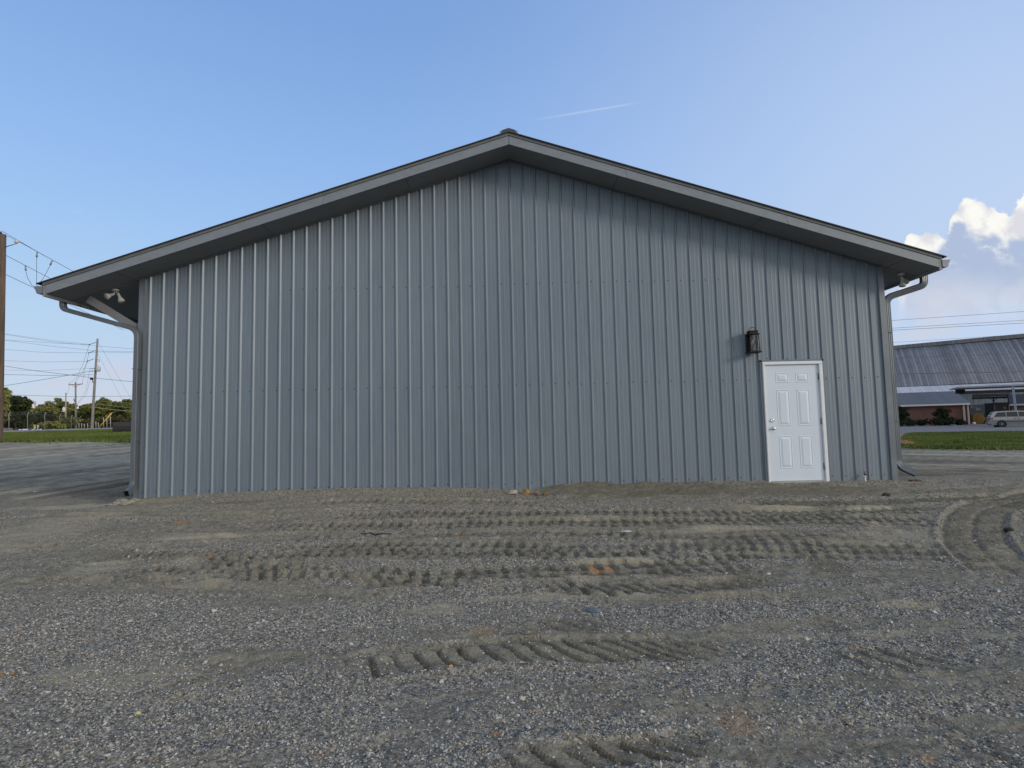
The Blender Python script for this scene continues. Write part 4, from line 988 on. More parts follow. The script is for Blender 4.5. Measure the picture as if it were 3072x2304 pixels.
T_ = [(4, 1168, 26, 82, 'olive', 'yellowish tall tree half hidden by the near wooden pole', .15, 3000),
 (50, 1186, 60, 88, 'dark', 'darkest broad tree rising above the fence on the left', .12, 5200),
 (90, 1214, 40, 108, 'olive', 'olive tree just right of the darkest tree', .2, 2600),
 (130, 1209, 46, 116, 'olive', 'light yellow green round tree behind the orange topped pole', .25, 3200),
 (176, 1197, 58, 120, 'mid', 'wispy open pine tree behind the pale short pole', .25, 3000),
 (212, 1230, 30, 124, 'olive', 'lowest tree in the gap beside the crossarm pole', .2, 1600),
 (246, 1222, 28, 122, 'mid', 'small pine at the left end of the right hand wood', .3, 1600),
 (270, 1206, 40, 120, 'mid', 'pine tree directly behind the tall far pole', .4, 2600),
 (306, 1199, 46, 116, 'mid', 'round topped pine right of the tall far pole', .42, 3200),
 (342, 1205, 36, 124, 'olive', 'paler pine above the yellow guy guard', .4, 2200),
 (366, 1199, 42, 117, 'mid', 'pine behind the left part of the bulldozer', .42, 2800),
 (400, 1194, 44, 114, 'mid', 'tallest pine beside the left downspout', .4, 3000)]
for i, (px, tp1, wd, D, stl, lb, th_, nl) in enumerate(T_): tree(px, tp1-2, wd*TW[stl], D, stl, lb, GT, 100+i, th_, nleaf=nl, size=.20 if stl != 'dark' else .22, trunkr=.20)
SH = [(20, 1258, 60, 90, 'brown', 'brownish shrub behind the fence by the low grey wall'), (66, 1246, 50, 92, 'dark', 'dark shrub below the darkest tree'), (108, 1234, 56, 96, 'dark', 'large dark shrub under the light green tree'),
 (150, 1240, 46, 98, 'dark', 'dark shrub left of the pale short pole'), (150, 1266, 60, 88, 'olive', 'low olive shrub behind the third fence post'), (192, 1250, 44, 100, 'mid', 'green shrub behind the pale short pole'), (222, 1252, 40, 104, 'olive', 'olive shrub at the foot of the crossarm pole'),
 (252, 1262, 44, 104, 'brown', 'brown shrub left of the tall far pole foot'), (290, 1256, 50, 106, 'brown', 'brown undergrowth right of the tall far pole foot'), (332, 1254, 52, 107, 'brown', 'brown undergrowth behind the yellow guy guard'), (374, 1252, 52, 108, 'brown', 'brown undergrowth behind the bulldozer blade'), (410, 1252, 50, 108, 'brown', 'brown undergrowth behind the bulldozer canopy')]
for i, (px, tp1, wd, D, stl, lb) in enumerate(SH): tree(px, tp1, wd*TW[stl], D, stl, lb, 'shrubs behind the fence', 200+i, .02, nleaf=1700, size=.17, cat='shrub', trunkr=.05, kindname='shrub')
# woods beyond, one far mass
r_ = None
mbv = []
def far_wood():
    r = np.random.default_rng(5); Vs = []; 
    n = 22000; px = r.random(n)*520-60; D = 135+r.random(n)*25; 
    top = 1228+16*(fbm(px*.05, px*0, 3, 8)-.5)*2; py = top+(1284-top)*r.random(n)
    P = np.stack([far(a, b_, c_) for a, b_, c_ in zip(px, py, D)])
    u = r.normal(size=(n, 3)); v = np.cross(u, r.normal(size=(n, 3))); u /= np.linalg.norm(u, axis=1)[:, None]; v /= np.linalg.norm(v, axis=1)[:, None]; u *= .42; v *= .3
    V = np.stack([P-u, P+v, P+u, P-v], 1).reshape(-1, 3)
    o = np_mesh('far_wood', V, np.arange(n*4).reshape(-1, 4), LEAF['mid'], attrs={'tone': ('POINT', np.repeat(r.random(n), 4))}); tag(o, 'far wood closing the view behind the fence on the left', 'wood', kind='stuff')
far_wood()

# ------------------------------------------------------------------ poles and wires
M_WOOD = mat('weathered_pole', (.26, .245, .215), .9, noise=.35, nscale=3, nstretch=(1, 1, .15))
M_WOODN = mat('brown_pole', (.135, .095, .070), .9, noise=.45, nscale=8, nstretch=(1, 1, .08), bump=.01, bscale=20)
M_WOODP = mat('pale_pole', (.42, .34, .25), .9, noise=.2, nscale=3)
M_STEEL = mat('galvanised_steel', (.30, .32, .34), .45, .5)
M_PORC = mat('grey_porcelain', (.55, .56, .58), .25)
M_CABLE = mat('dark_cable', (.09, .10, .115), .6)
M_CABLEL = mat('pale_cable', (.30, .30, .20), .6)
def pole(px0, py0, px1, py1, D, r0, r1, m, label, group=None, name='utility_pole'):
    b_, t = far(px0, py0, D), far(px1, py1, D); t = np.array((t[0], b_[1]+(t[1]-b_[1])*0.0, t[2])); 
    t2 = far(px1, py1, D); b2 = np.array(b_); d = (b2-t2)/np.linalg.norm(b2-t2)
    r = thing(name, label, 'utility pole', group); mb = MB(); mb.tube([b2+d*1.2, b2, (b2+t2)/2, t2], [r0*1.03, r0, (r0+r1)/2, r1], 14); mb.build('post', m, r); return r, b2, t2
def wire(pts, r, label, m=None, sag=0.0, name='power_line', group=None, cat='wire'):
    P = []
    for a, b_ in zip(pts[:-1], pts[1:]):
        for f in np.linspace(0, 1, 13)[:-1]:
            p = np.array(a)*(1-f)+np.array(b_)*f; p = p-np.array((0, 0, sag*4*f*(1-f))); P.append(p)
    P.append(np.array(pts[-1])); mb = MB(); mb.tube(P, r, 5, cap=True); o = mb.build(name, m or M_CABLE); tag(o, label, cat, group); return o
# near pole at the left edge
DN = 34.0
np_r, nb, nt = pole(-4.5, 1327, 9, 703, DN, .205, .155, M_WOODN, 'large brown wooden pole cut by the left edge of the picture')
e0 = far(4, 745, DN); e1 = far(49, 730.5, DN); mb = MB(); mb.tube([e0, e1], .028, 8); mb.tube([far(6, 741, DN), far(6, 762, DN)], .03, 6); mb.build('standoff_arm', M_STEEL, np_r)
pin = far(50, 723.5, DN); mb = MB(); mb.lathe([(.03, -.16), (.05, -.12), (.11, -.09), (.13, -.05), (.12, -.01), (.06, .01), (.09, .03), (.05, .07), (.02, .08)], pin, n=14); mb.build('insulator', M_PORC, np_r)
mb = MB(); tpn = far(1, 698, DN); mb.lathe([(.03, -.12), (.09, -.06), (.10, 0), (.05, .05), (.02, .07)], tpn, n=12); mb.build('insulator', mat('black_rubber', (.02, .02, .022), .5), np_r)
settle(np_r)
def along(p0, p1, k): return p1+(p1-p0)*k
w1a, w1b = far(50, 721, 34), far(225, 817, 40.6)
wire([w1a, w1b, along(w1a, w1b, 4)], .016, 'upper bare wire from the near pole insulator to behind the roof', group='wires leaving the near pole')
w1c, w1d = far(4, 692, 34.0), far(132, 766.5, 37.0)
wire([w1c, w1d, along(w1c, w1d, .02)], .013, 'wire from the black cap of the near pole to the first clamp', group='wires leaving the near pole')
w2a, w2b = far(14, 764, 34), far(160, 840, 39.5)
wire([w2a, w2b, along(w2a, w2b, 4)], .015, 'middle bare wire leaving the near pole below the arm', group='wires leaving the near pole')
w3a, w3b = far(14, 822, 34), far(98, 861.5, 37)
wire([w3a, w3b, along(w3a, w3b, 5)], .015, 'lowest thin wire leaving the near pole towards the gutter', group='wires leaving the near pole')
wire([far(0, 706.5, 34), far(30, 711, 34), far(48, 722, 34)], .011, 'short jumper wire from the near pole top to its insulator', group='wires leaving the near pole')
gend = np.array((-7.90, .55, 3.50))
for (px, py, D, pts, lb) in ((111.5, 757, 36.5, [(109.8, 776), (110, 815), (109.6, 856)], 'straight vertical drop wire with clamp, middle of the three'), (156.5, 782.5, 38.0, [(149, 799), (133, 829), (117, 853)], 'slanting drop wire with clamp, nearest the roof'), (76.5, 797, 36.2, [(78, 816), (83, 834), (96, 856)], 'curved drop wire with clamp, nearest the pole')):
    r = thing('drop_wire', lb, 'drop wire', 'drop wires hanging by the left eave')
    c0 = far(px, py, D); c1 = far(*pts[0], D); d = c1-c0; Ld = np.linalg.norm(d); d /= Ld
    mb = MB(); mb.lathe([(.03, -.02), (.05, .0), (.05, .05), (.02, .07)], c0, d, 8); mb.lathe([(.015, .07), (.055, .09*1.6), (.055, Ld*.75), (.015, Ld*.8)], c0, d, 10); mb.build('clamp', M_STEEL, r)
    mb = MB(); path = [c0+d*Ld*.7, c1]+[far(*p, D-1.5*(i+1)) for i, p in enumerate(pts[1:])]+[gend+np.array((0, .1, .15)), gend]
    mb.tube(path[:-2]+[path[-3]*.5+gend*.5+np.array((0, 0, .0)), gend], [.014]*(len(path)-2)+[.008, .006], 6); mb.build('cable', M_CABLE, r); settle(r)
# tall far pole
DF = 88.0
fp, fb, ft = pole(275.5, 1286, 292.8, 1016, DF, .205, .125, M_WOOD, 'tall grey leaning pole with three angled arms on the left')
tips = [(267.7, 1034), (266.4, 1058.6), (262.5, 1083.5)]; roots = [(289, 1026.5), (286.5, 1051.5), (281.5, 1076.5)]
for a, b_ in zip(tips, roots):
    mb = MB(); mb.tube([far(*b_, DF), far(*a, DF)], .045, 6); mb.lathe([(.04, -.1), (.09, -.03), (.09, .05), (.04, .1)], far(*a, DF), n=8); mb.build('arm', mat('arm_grey', (.12, .13, .15), .5), fp)
mb = MB(); c0 = far(294.5, 1107, DF-.25); mb.lathe([(.30, -.36), (.33, -.33), (.33, .28), (.29, .33), (.08, .36), (.06, .55), (.03, .56)], c0, n=16); mb.tube([c0, far(287, 1106, DF)], .06, 6); mb.build('transformer', mat('transformer_grey', (.42, .44, .45), .4), fp)
mb = MB(); mb.tube([far(287, 1144, DF), far(278.5, 1148, DF), far(277, 1137, DF)], .06, 6); mb.tube([far(271.5, 1136, DF-.3), far(278, 1137, DF)], .17, 8); mb.build('street_lamp_head', M_DARK, fp)
mb = MB(); mb.tube([far(x_, y_, DF) for x_, y_ in ((289, 1079), (296, 1079), (300, 1080), (296.5, 1086), (293, 1083))], .03, 5); mb.build('bracket', M_CABLE, fp); mb = MB(); mb.tube([far(285, 1105, DF), far(270, 1106, DF)], .04, 5); mb.build('bracket', M_CABLE, fp); mb = MB(); mb.tube([far(284, 1112, DF), far(272, 1114.5, DF)], .03, 5); mb.build('bracket', M_CABLE, fp)
settle(fp)
DM = 102.0
mp_, b_, t_m = pole(227.5, 1287, 226.7, 1146.5, DM, .17, .12, M_WOOD, 'grey pole with a wooden crossarm left of the tall far pole')
mb = MB(); mb.tube([far(206, 1154.5, DM), far(248, 1152, DM)], .07, 4, smooth=False); mb.tube([far(213, 1154.5, DM-.1), far(226.5, 1161, DM-.1)], .03, 4); mb.tube([far(241, 1153, DM-.1), far(227, 1161, DM-.1)], .03, 4); mb.build('crossarm', M_WOOD, mp_)
for x_ in (207.5, 247): mb = MB(); mb.lathe([(.05, 0), (.09, .1), (.05, .22)], far(x_, 1152.5, DM), n=8); mb.build('insulator', M_PORC, mp_)
mb = MB(); mb.tube([far(227, 1206, DM), far(223, 1204, DM), far(221.5, 1196, DM)], .06, 5); mb.build('street_lamp_head', M_DARK, mp_)
settle(mp_)
ps, b_, t_s = pole(196.3, 1286, 197.8, 1178.5, 100, .125, .10, M_WOODP, 'short pale wooden pole carrying a white transformer')
mb = MB(); c0 = far(191.5, 1229, 99.7); mb.lathe([(.20, -.40), (.24, -.36), (.24, .30), (.16, .36), (.05, .5)], c0, n=12); mb.tube([c0, far(196.8, 1229, 100)], .05, 5); mb.build('transformer', mat('transformer_white', (.60, .60, .60), .4), ps)
mb = MB(); mb.tube([far(198, 1182, 100), far(202, 1182, 100)], .03, 4); mb.build('bracket', M_CABLE, ps); settle(ps)
pq, b_, t_q = pole(105.5, 1284, 105.6, 1204, 112, .13, .11, mat('orange_pole', (.48, .28, .17), .8), 'orange brown pole top above the low trees on the left'); settle(pq)
gg = MB(); gg.tube([far(293.5, 1286, 84), far(335, 1239, 84)], .075, 8); tag(gg.build('guy_guard', mat('yellow_guard', (.62, .42, .07), .5)), 'slanting yellow guy wire guard in front of the wood', 'guy guard')
GW = 'overhead wires on the left'
def w2(pts, label, D=85, r=.017, m=None): wire([far(x_, y_, d_) for x_, y_, d_ in [(p[0], p[1], p[2] if len(p) > 2 else D) for p in pts]], r, label, m, group=GW)
w2([(-40, 994), (13, 1001), (140, 1019.5), (267.5, 1033)], 'topmost wire ending at the tall pole highest arm')
w2([(-40, 996), (13, 1003), (150, 1025), (290, 1038), (430, 1049)], 'wire passing just behind the top of the tall pole', 86)
w2([(-40, 1016), (13, 1019.5), (140, 1028), (267.5, 1034.5)], 'second wire meeting the tall pole highest arm')
w2([(-40, 1014), (13, 1020.6), (150, 1038), (290, 1053), (430, 1055)], 'wire crossing between the first and second arms', 86)
w2([(-40, 1045), (13, 1048), (130, 1057), (266, 1058.6), (300, 1056), (430, 1059)], 'wire through the tall pole middle arm')
w2([(-40, 1080), (13, 1082), (130, 1086), (262.5, 1084)], 'wire ending at the tall pole lowest arm')
w2([(-40, 1107), (13, 1110), (130, 1112), (270, 1105.5)], 'faint wire to the bracket by the transformer', 85, .014)
w2([(-60, 1088), (10.8, 1097.6), (110, 1113), (208, 1124.7), (300, 1136), (430, 1148)], 'thick dark cable running past the tall pole to the gutter side', 80, .028)
w2([(-40, 1123), (10.8, 1123.6), (150, 1126.5), (280, 1124)], 'level wire to the tall pole below the transformer', 85, .026)
w2([(-60, 1168), (10.8, 1157.7), (110, 1142), (208, 1125.5), (280, 1111.7)], 'thick dark cable rising to the tall pole', 84, .028)
w2([(-40, 1183), (13, 1184.4), (210, 1190), (430, 1188)], 'lowest level wire just above the trees', 78, .022)
w2([(267.5, 1036, 88), (250, 1090, 93), (230, 1133, 99), (208, 1152, 102)], 'curved wire from the top arm to the crossarm left end', r=.018)
w2([(266.4, 1061, 88), (254, 1110, 93), (247, 1150, 102)], 'curved wire from the middle arm to the crossarm right end', r=.018)
w2([(262.5, 1086, 88), (248, 1115, 93), (227, 1146, 102)], 'curved wire from the lowest arm to the crossarm pole top', r=.018)
w2([(270, 1107, 88), (258, 1170, 93), (232, 1212, 102)], 'slack wire from the bracket to the crossarm pole', r=.014)
w2([(271, 1140, 88), (258, 1185, 93), (229, 1216, 102)], 'slack wire from the lamp head to the crossarm pole', r=.014)
w2([(208, 1155, 102), (204, 1175, 101), (200, 1183, 100)], 'short wire from the crossarm to the pale short pole', r=.014)
w2([(293, 1024, 88), (340, 1106, 92), (386, 1184, 96), (460, 1310, 106)], 'upper faint guy wire slanting right from the tall pole top', r=.012)
w2([(292, 1060, 88), (330, 1130, 92), (360, 1186, 96), (410, 1285, 106)], 'lower faint guy wire slanting right from the tall pole', r=.012)
w2([(280, 1221.5, 90), (330, 1228, 90), (400, 1235, 90), (520, 1249, 90)], 'pale yellowish cable in front of the wood, lowest', r=.045, m=M_CABLEL)
w2([(290, 1212, 92), (340, 1218, 92), (400, 1224.5, 92), (520, 1238, 92)], 'pale yellowish cable in front of the wood, middle', r=.03, m=M_CABLEL)
w2([(320, 1204, 92), (360, 1207, 92), (400, 1211.5, 92), (520, 1224, 92)], 'pale yellowish cable in front of the wood, highest', r=.03, m=M_CABLEL)
GR = 'overhead wires on the right'
def w3(pts, label, D, r=.02): wire([far(x_, y_, D) for x_, y_ in pts], r, label, group=GR)
w3([(2400, 980), (2668, 962), (2976, 941), (3300, 918)], 'highest wire over the barn roof on the right', 48, .014)
w3([(2400, 1001), (2671, 985), (3072, 960.8), (3300, 946)], 'second wire over the barn roof', 48, .014)
w3([(2400, 1006), (2671, 991), (3072, 969), (3300, 955)], 'third wire close below the second over the barn', 48, .016)
w3([(2400, 1044), (2674, 1028), (2948, 1010.7), (3200, 994)], 'faint wire just above the barn ridge', 60, .012)
w3([(2400, 1083), (2679, 1074.5), (3072, 1059.8), (3300, 1050)], 'thin dark wire across the upper barn roof', 50, .016)
w3([(2400, 1124), (2682, 1121.6), (3072, 1114.7), (3300, 1110)], 'thick dark cable across the lower barn roof', 50, .034)

# ------------------------------------------------------------------ chain link fence
fc = thing('chain_link_fence', 'tall chain link fence with angled post tops beyond the pale road', 'fence')
M_FP = mat('fence_post', (.36, .36, .33), .6, .2)
FPs = [(-30, 1290, 1241, 74), (27.5, 1289.5, 1242, 76), (83, 1289, 1243, 79), (134.8, 1288.3, 1244.5, 84), (180, 1287.3, 1248, 90), (214, 1287, 1251, 97), (240, 1286.5, 1254, 104)]
fpts = []
for px, b0, t0, D in FPs:
    g = far(px, b0, D); t1 = far(px+1.5, t0, D); mb = MB(); g[2] = float(terrain(g[0], g[1]))-.2; t1[0] = g[0]
    mb.tube([g, t1, t1+np.array((.22, 0, .32))], .036, 8); mb.build('post', M_FP, fc); fpts.append((g, t1))
mb = MB()
for (g0, t0), (g1, t1) in zip(fpts[:-1], fpts[1:]):
    mb.tube([t0, t1], .03, 5)
    mb.tube([t0+np.array((.1, 0, .16)), t1+np.array((.1, 0, .16))], .012, 4); mb.tube([t0+np.array((.2, 0, .30)), t1+np.array((.2, 0, .30))], .012, 4)
    L_ = np.linalg.norm(t1-t0); n = int(L_/.22); H_ = t0[2]-g0[2]-.25
    for i in range(n):
        for sg in (1, -1):
            a = t0+(t1-t0)*(i/n); e = np.clip(i/n+sg*(H_/L_), 0, 1); fr = abs(e-i/n)*L_/H_
            q = t0+(t1-t0)*e-np.array((0, 0, H_*fr)); mb.tube([a, q], .0035, 3, cap=False, smooth=False)
mb.build('wire_mesh', mat('mesh_wire', (.07, .06, .05), .6, .3), fc); settle(fc)
lf = thing('low_fence', 'low fence of short pale posts before the wood near the tall pole', 'fence')
pp = None
for px, tp1 in ((237, 1269), (245, 1270), (253, 1271.5), (263, 1270), (279, 1268.5), (288, 1264), (295, 1267), (311, 1252), (321, 1255), (332, 1249)):
    D = 100; g = far(px, 1287, D); g[2] = float(terrain(g[0], g[1]))-.1; t1 = far(px, tp1, D); t1[0] = g[0]; mb = MB(); mb.tube([g, t1], .06, 6); mb.build('post', M_FP, lf)
    if pp is not None:
        mb = MB(); zc = g[2]+.9; mb.tube([(pp[0], pp[1], pp[2]+.9), (g[0], g[1], zc)], .015, 4); mb.build('rail', M_FP, lf)
    pp = g
settle(lf)
mb = MB(); a, b_ = far(-30, 1290, 80), far(32, 1289, 80); za = float(terrain(a[0], a[1])); mb.hexa([(a[0], a[1], za-.2), (b_[0], b_[1], za-.2), (b_[0], b_[1]+.3, za-.2), (a[0], a[1]+.3, za-.2), (a[0], a[1], za+.5), (b_[0], b_[1], za+.42), (b_[0], b_[1]+.3, za+.42), (a[0], a[1]+.3, za+.5)])
tag(mb.build('low_wall', mat('grey_block', (.22, .21, .19), .9, noise=.3, nscale=2)), 'low grey wall behind the fence at the left edge', 'wall')
mb = MB(); g = far(113, 1287, 82); mb.tube([g, far(114, 1275, 82)], .055, 6); tag(mb.build('marker_post', mat('white_marker', (.7, .72, .72), .5)), 'short white marker post behind the fence', 'marker')
hy = MB(); g = far(103.5, 1287.5, 82); hy.lathe([(.14, 0), (.14, .05), (.10, .06), (.10, .38), (.15, .40), (.12, .50), (.04, .58), (.03, .62)], g, n=12); hy.tube([g+np.array((-.22, 0, .27)), g+np.array((.22, 0, .27))], .06, 8)
tag(hy.build('fire_hydrant', mat('hydrant_yellow', (.60, .48, .18), .5)), 'small yellow hydrant beside the white marker post', 'hydrant')

# ------------------------------------------------------------------ bulldozer
bz = thing('bulldozer', 'yellow bulldozer with a black blade half hidden behind the building', 'bulldozer')
M_YEL = mat('machine_yellow', (.52, .30, .05), .5, noise=.2, nscale=2); M_BLADE = mat('black_blade', (.022, .022, .024), .5, noise=.3, nscale=2)
B0 = far(337, 1303, 50); B1 = far(442, 1300, 50); bzz = float(terrain(B0[0], B0[1])); ax = np.array((.82, .57, 0)); ax /= np.linalg.norm(ax)
def bzp(u_, v_, z_): return np.array((B0[0]+ax[0]*u_-ax[1]*v_*-1*0+(-ax[1])*v_*0, B0[1], 0))+np.array((0, 0, 0))+np.array((ax[0]*u_-ax[1]*v_, ax[1]*u_+ax[0]*v_, 0))-np.array((0, 0, 0))+np.array((0, 0, bzz+z_))-np.array((0, 0, 0))
BW = 4.0; mb = MB(); arc = [(.12, .0), (.03, .12), (0, .35), (.0, .65), (.06, .88), (.14, 1.0)]
vs = []; n = len(arc)
for u_ in (0, BW):
    for v_, z_ in arc: vs.append(bzp(u_, v_, z_))
    for v_, z_ in arc: vs.append(bzp(u_, v_+.05, z_))
fs = [(i, i+1, 2*n+i+1, 2*n+i) for i in range(n-1)]+[(n+i, 3*n+i, 3*n+i+1, n+i+1) for i in range(n-1)]+[(n-1, 2*n-1, 4*n-1, 3*n-1), (0, 2*n, 3*n, n)]+[(i, n+i, n+i+1, i+1) for i in range(n-1)]+[(2*n+i, 2*n+i+1, 3*n+i+1, 3*n+i) for i in range(n-1)]
mb.add(vs, fs); mb.build('blade', M_BLADE, bz)
def bbox(u0, u1, v0, v1, z0_, z1_, name, m):
    mb = MB(); mb.hexa([bzp(u0, v0, z0_), bzp(u1, v0, z0_), bzp(u1, v1, z0_), bzp(u0, v1, z0_), bzp(u0, v0, z1_), bzp(u1, v0, z1_), bzp(u1, v1, z1_), bzp(u0, v1, z1_)]); mb.build(name, m, bz, bevel=.03)
for u_ in (1.0, 3.0): bbox(u_-.08, u_+.08, .15, 1.6, .30, .50, 'push_arm', M_BLADE)
bbox(1.3, 2.2, 1.2, 2.9, .5, 1.35, 'hood', M_YEL)
bbox(1.3, 2.25, 2.9, 4.2, .5, 1.15, 'body', M_YEL)
mb = MB(); mb.tube([bzp(1.15, .22, 1.0), bzp(1.35, 1.5, 1.25)], .06, 8); mb.tube([bzp(.85, .10, .96), bzp(1.25, .5, 1.12)], .035, 6); mb.build('hydraulic_ram', mat('ram_chrome', (.6, .6, .6), .25, .8), bz)
for u_ in (1.10, 2.5):
    mb = MB(); path = [bzp(0, v_, z_) for v_, z_ in ((1.3, .45), (1.45, .72), (1.9, .8), (3.6, .8), (4.1, .7), (4.25, .42), (4.0, .10), (3.6, .03), (1.9, .03), (1.5, .12))]
    k = len(path); off = ax*0; vs = [p+ax*u_ for p in path]+[p+ax*(u_+.45) for p in path]
    mb.add(vs, [tuple(range(k)), tuple(range(k, 2*k))[::-1]]+[(i, (i+1) % k, k+(i+1) % k, k+i)[::-1] for i in range(k)]); mb.build('track', M_BLADE, bz)
for u_, v_ in ((1.30, 2.9), (2.20, 2.9), (1.75, 4.0), (2.25, 4.0)):
    bbox(u_-.06+.35*(0), u_+.06, v_-.06, v_+.06, 1.1, 2.02, 'canopy_post', M_YEL)
# canopy leans out over the left side
bbox(1.22, 2.4, 2.7, 4.2, 2.03, 2.15, 'canopy', mat('canopy_tan', (.42, .34, .25), .6))
bbox(1.8, 2.2, 3.3, 3.8, 1.15, 1.7, 'seat', M_BLADE)
settle(bz)

# ------------------------------------------------------------------ right side buildings
M_BRICK = bpy.data.materials.new('brown_brick'); M_BRICK.use_nodes = True; t = M_BRICK.node_tree; k = NB(t)
br = k.n('ShaderNodeTexBrick'); br.inputs['Color1'].default_value = (.14, .055, .045, 1); br.inputs['Color2'].default_value = (.10, .040, .035, 1); br.inputs['Mortar'].default_value = (.13, .10, .09, 1); br.inputs['Scale'].default_value = 1.0
br.inputs['Brick Width'].default_value = .22; br.inputs['Row Height'].default_value = .075; br.inputs['Mortar Size'].default_value = .008
tcn = k.n('ShaderNodeTexCoord'); sp = k.n('ShaderNodeSeparateXYZ'); t.links.new(tcn.outputs['Object'], sp.inputs[0]); t.links.new(k.vec(k.math('ADD', sp.outputs[0], sp.outputs[1]), sp.outputs[2], 0.0), br.inputs['Vector'])
t.links.new(br.outputs[0], t.nodes['Principled BSDF'].inputs['Base Color']); t.nodes['Principled BSDF'].inputs['Roughness'].default_value = .9
def ribbed(name, c0, c1, scale, dirv=(1, 0, 0), rough=.6, rust=None, contrast=1.0, metal=.1):
    """painted or galvanised sheet whose ribs run down the slope; dirv = horizontal direction across the ribs"""
    m = bpy.data.materials.new(name); m.use_nodes = True; t = m.node_tree; k = NB(t); b = t.nodes['Principled BSDF']; b.inputs['Roughness'].default_value = rough; b.inputs['Metallic'].default_value = metal
    tcn = k.n('ShaderNodeTexCoord'); P = tcn.outputs['Object']
    dp = k.n('ShaderNodeVectorMath', operation='DOT_PRODUCT'); t.links.new(P, dp.inputs[0]); dp.inputs[1].default_value = dirv
    s_ = dp.outputs['Value']
    rib = k.math('PINGPONG', k.math('MULTIPLY', s_, scale), .5)
    sheetn = k.n('ShaderNodeTexWhiteNoise', noise_dimensions='1D'); k.put(sheetn.inputs['W'], k.math('FLOOR', k.math('MULTIPLY', s_, scale/1.0)))
    n1 = k.noise(P, .5, 5, .6); n2 = k.noise(P, 2.2, 5, .6)
    n3 = k.noise(P, 6.0, 4, .6)
    f = k.math('ADD', k.math('MULTIPLY', sheetn.outputs['Value'], .30), k.math('MULTIPLY', k.math('ADD', k.math('ADD', n1, n2), n3), .36))
    c_ = k.mix(k.step(f, .35, .95), c0, c1)
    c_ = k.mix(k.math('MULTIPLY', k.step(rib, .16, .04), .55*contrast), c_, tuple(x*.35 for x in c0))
    if rust: c_ = k.mix(k.math('MULTIPLY', k.step(k.noise(P, 1.3, 6, .65), .42, .62), rust), c_, (.30, .20, .14))
    t.links.new(c_, b.inputs['Base Color'])
    bp = k.n('ShaderNodeBump'); bp.inputs['Strength'].default_value = .8; bp.inputs['Distance'].default_value = .04; t.links.new(rib, bp.inputs['Height']); t.links.new(bp.outputs[0], b.inputs['Normal'])
    return m
def lerp(a, b_, f): return np.array(a)*(1-f)+np.array(b_)*f
up = np.array((0, 0, 1.0))
# brick building
bb = thing('brick_building', 'low dark brick building with a grey ribbed roof behind the hedges', 'building')
E1 = far(2910, 1208.6, 78); E0 = far(2693, 1215, 81); E0 = E0+(E0-E1)*.6; E0[2] = E1[2]
fd = (E1-E0); fd[2] = 0; fd /= np.linalg.norm(fd); bk = np.array((-fd[1], fd[0], 0)); bk = bk if bk[1] > 0 else -bk
g0 = float(terrain(E1[0], E1[1]))-.3
A0, A1 = E0+bk*.35-up*.05, E1+bk*.35-fd*.25-up*.05
DEP = 10.0
mb = MB(); mb.hexa([(A0[0], A0[1], g0), (A1[0], A1[1], g0), tuple((A1+bk*DEP)[:2])+(g0,), tuple((A0+bk*DEP)[:2])+(g0,), A0, A1, A1+bk*DEP, A0+bk*DEP])
RZ = far(2908, 1172.3, 78+5.0)[2]
gm = lerp(A1, A1+bk*DEP, .5); gm[2] = RZ-.1; mb.add([A1+fd*.001, A1+bk*DEP+fd*.001, gm+fd*.001, A1-fd*.2, A1+bk*DEP-fd*.2, gm-fd*.2], [(0, 1, 2), (3, 5, 4), (0, 2, 5, 3), (2, 1, 4, 5)])
mb.build('wall', M_BRICK, bb)
rid0, rid1 = E0+bk*(DEP/2+.35), E1+bk*(DEP/2+.35); rid0[2] = rid1[2] = RZ; bk0, bk1 = E0+bk*(DEP+.7), E1+bk*(DEP+.7)
mb = MB()
for P_ in ((E0, E1, rid1, rid0), (rid0, rid1, bk1, bk0)): mb.hexa([p-up*.08 for p in P_]+list(P_))
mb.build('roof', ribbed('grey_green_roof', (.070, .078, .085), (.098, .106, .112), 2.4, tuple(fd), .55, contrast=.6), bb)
mb = MB(); mb.hexa([E0-bk*.05-up*.24, E1-bk*.05-up*.24, E1+bk*.02-up*.24, E0+bk*.02-up*.24, E0-bk*.05-up*.02, E1-bk*.05-up*.02, E1+bk*.02-up*.02, E0+bk*.02-up*.02]); mb.build('eave_trim', mat('white_eave', (.52, .52, .54), .5), bb)
for k_, wd_ in ((-.42, .22), (.05, .2)):
    c0 = A1+fd*k_-bk*.06; mb = MB(); mb.obox((c0[0], c0[1], (g0+A1[2])/2), fd*wd_/2, bk*.1, up*(A1[2]-g0)/2); mb.build('corner_post', mat('pale_post', (.36, .32, .30), .6), bb)
settle(bb)
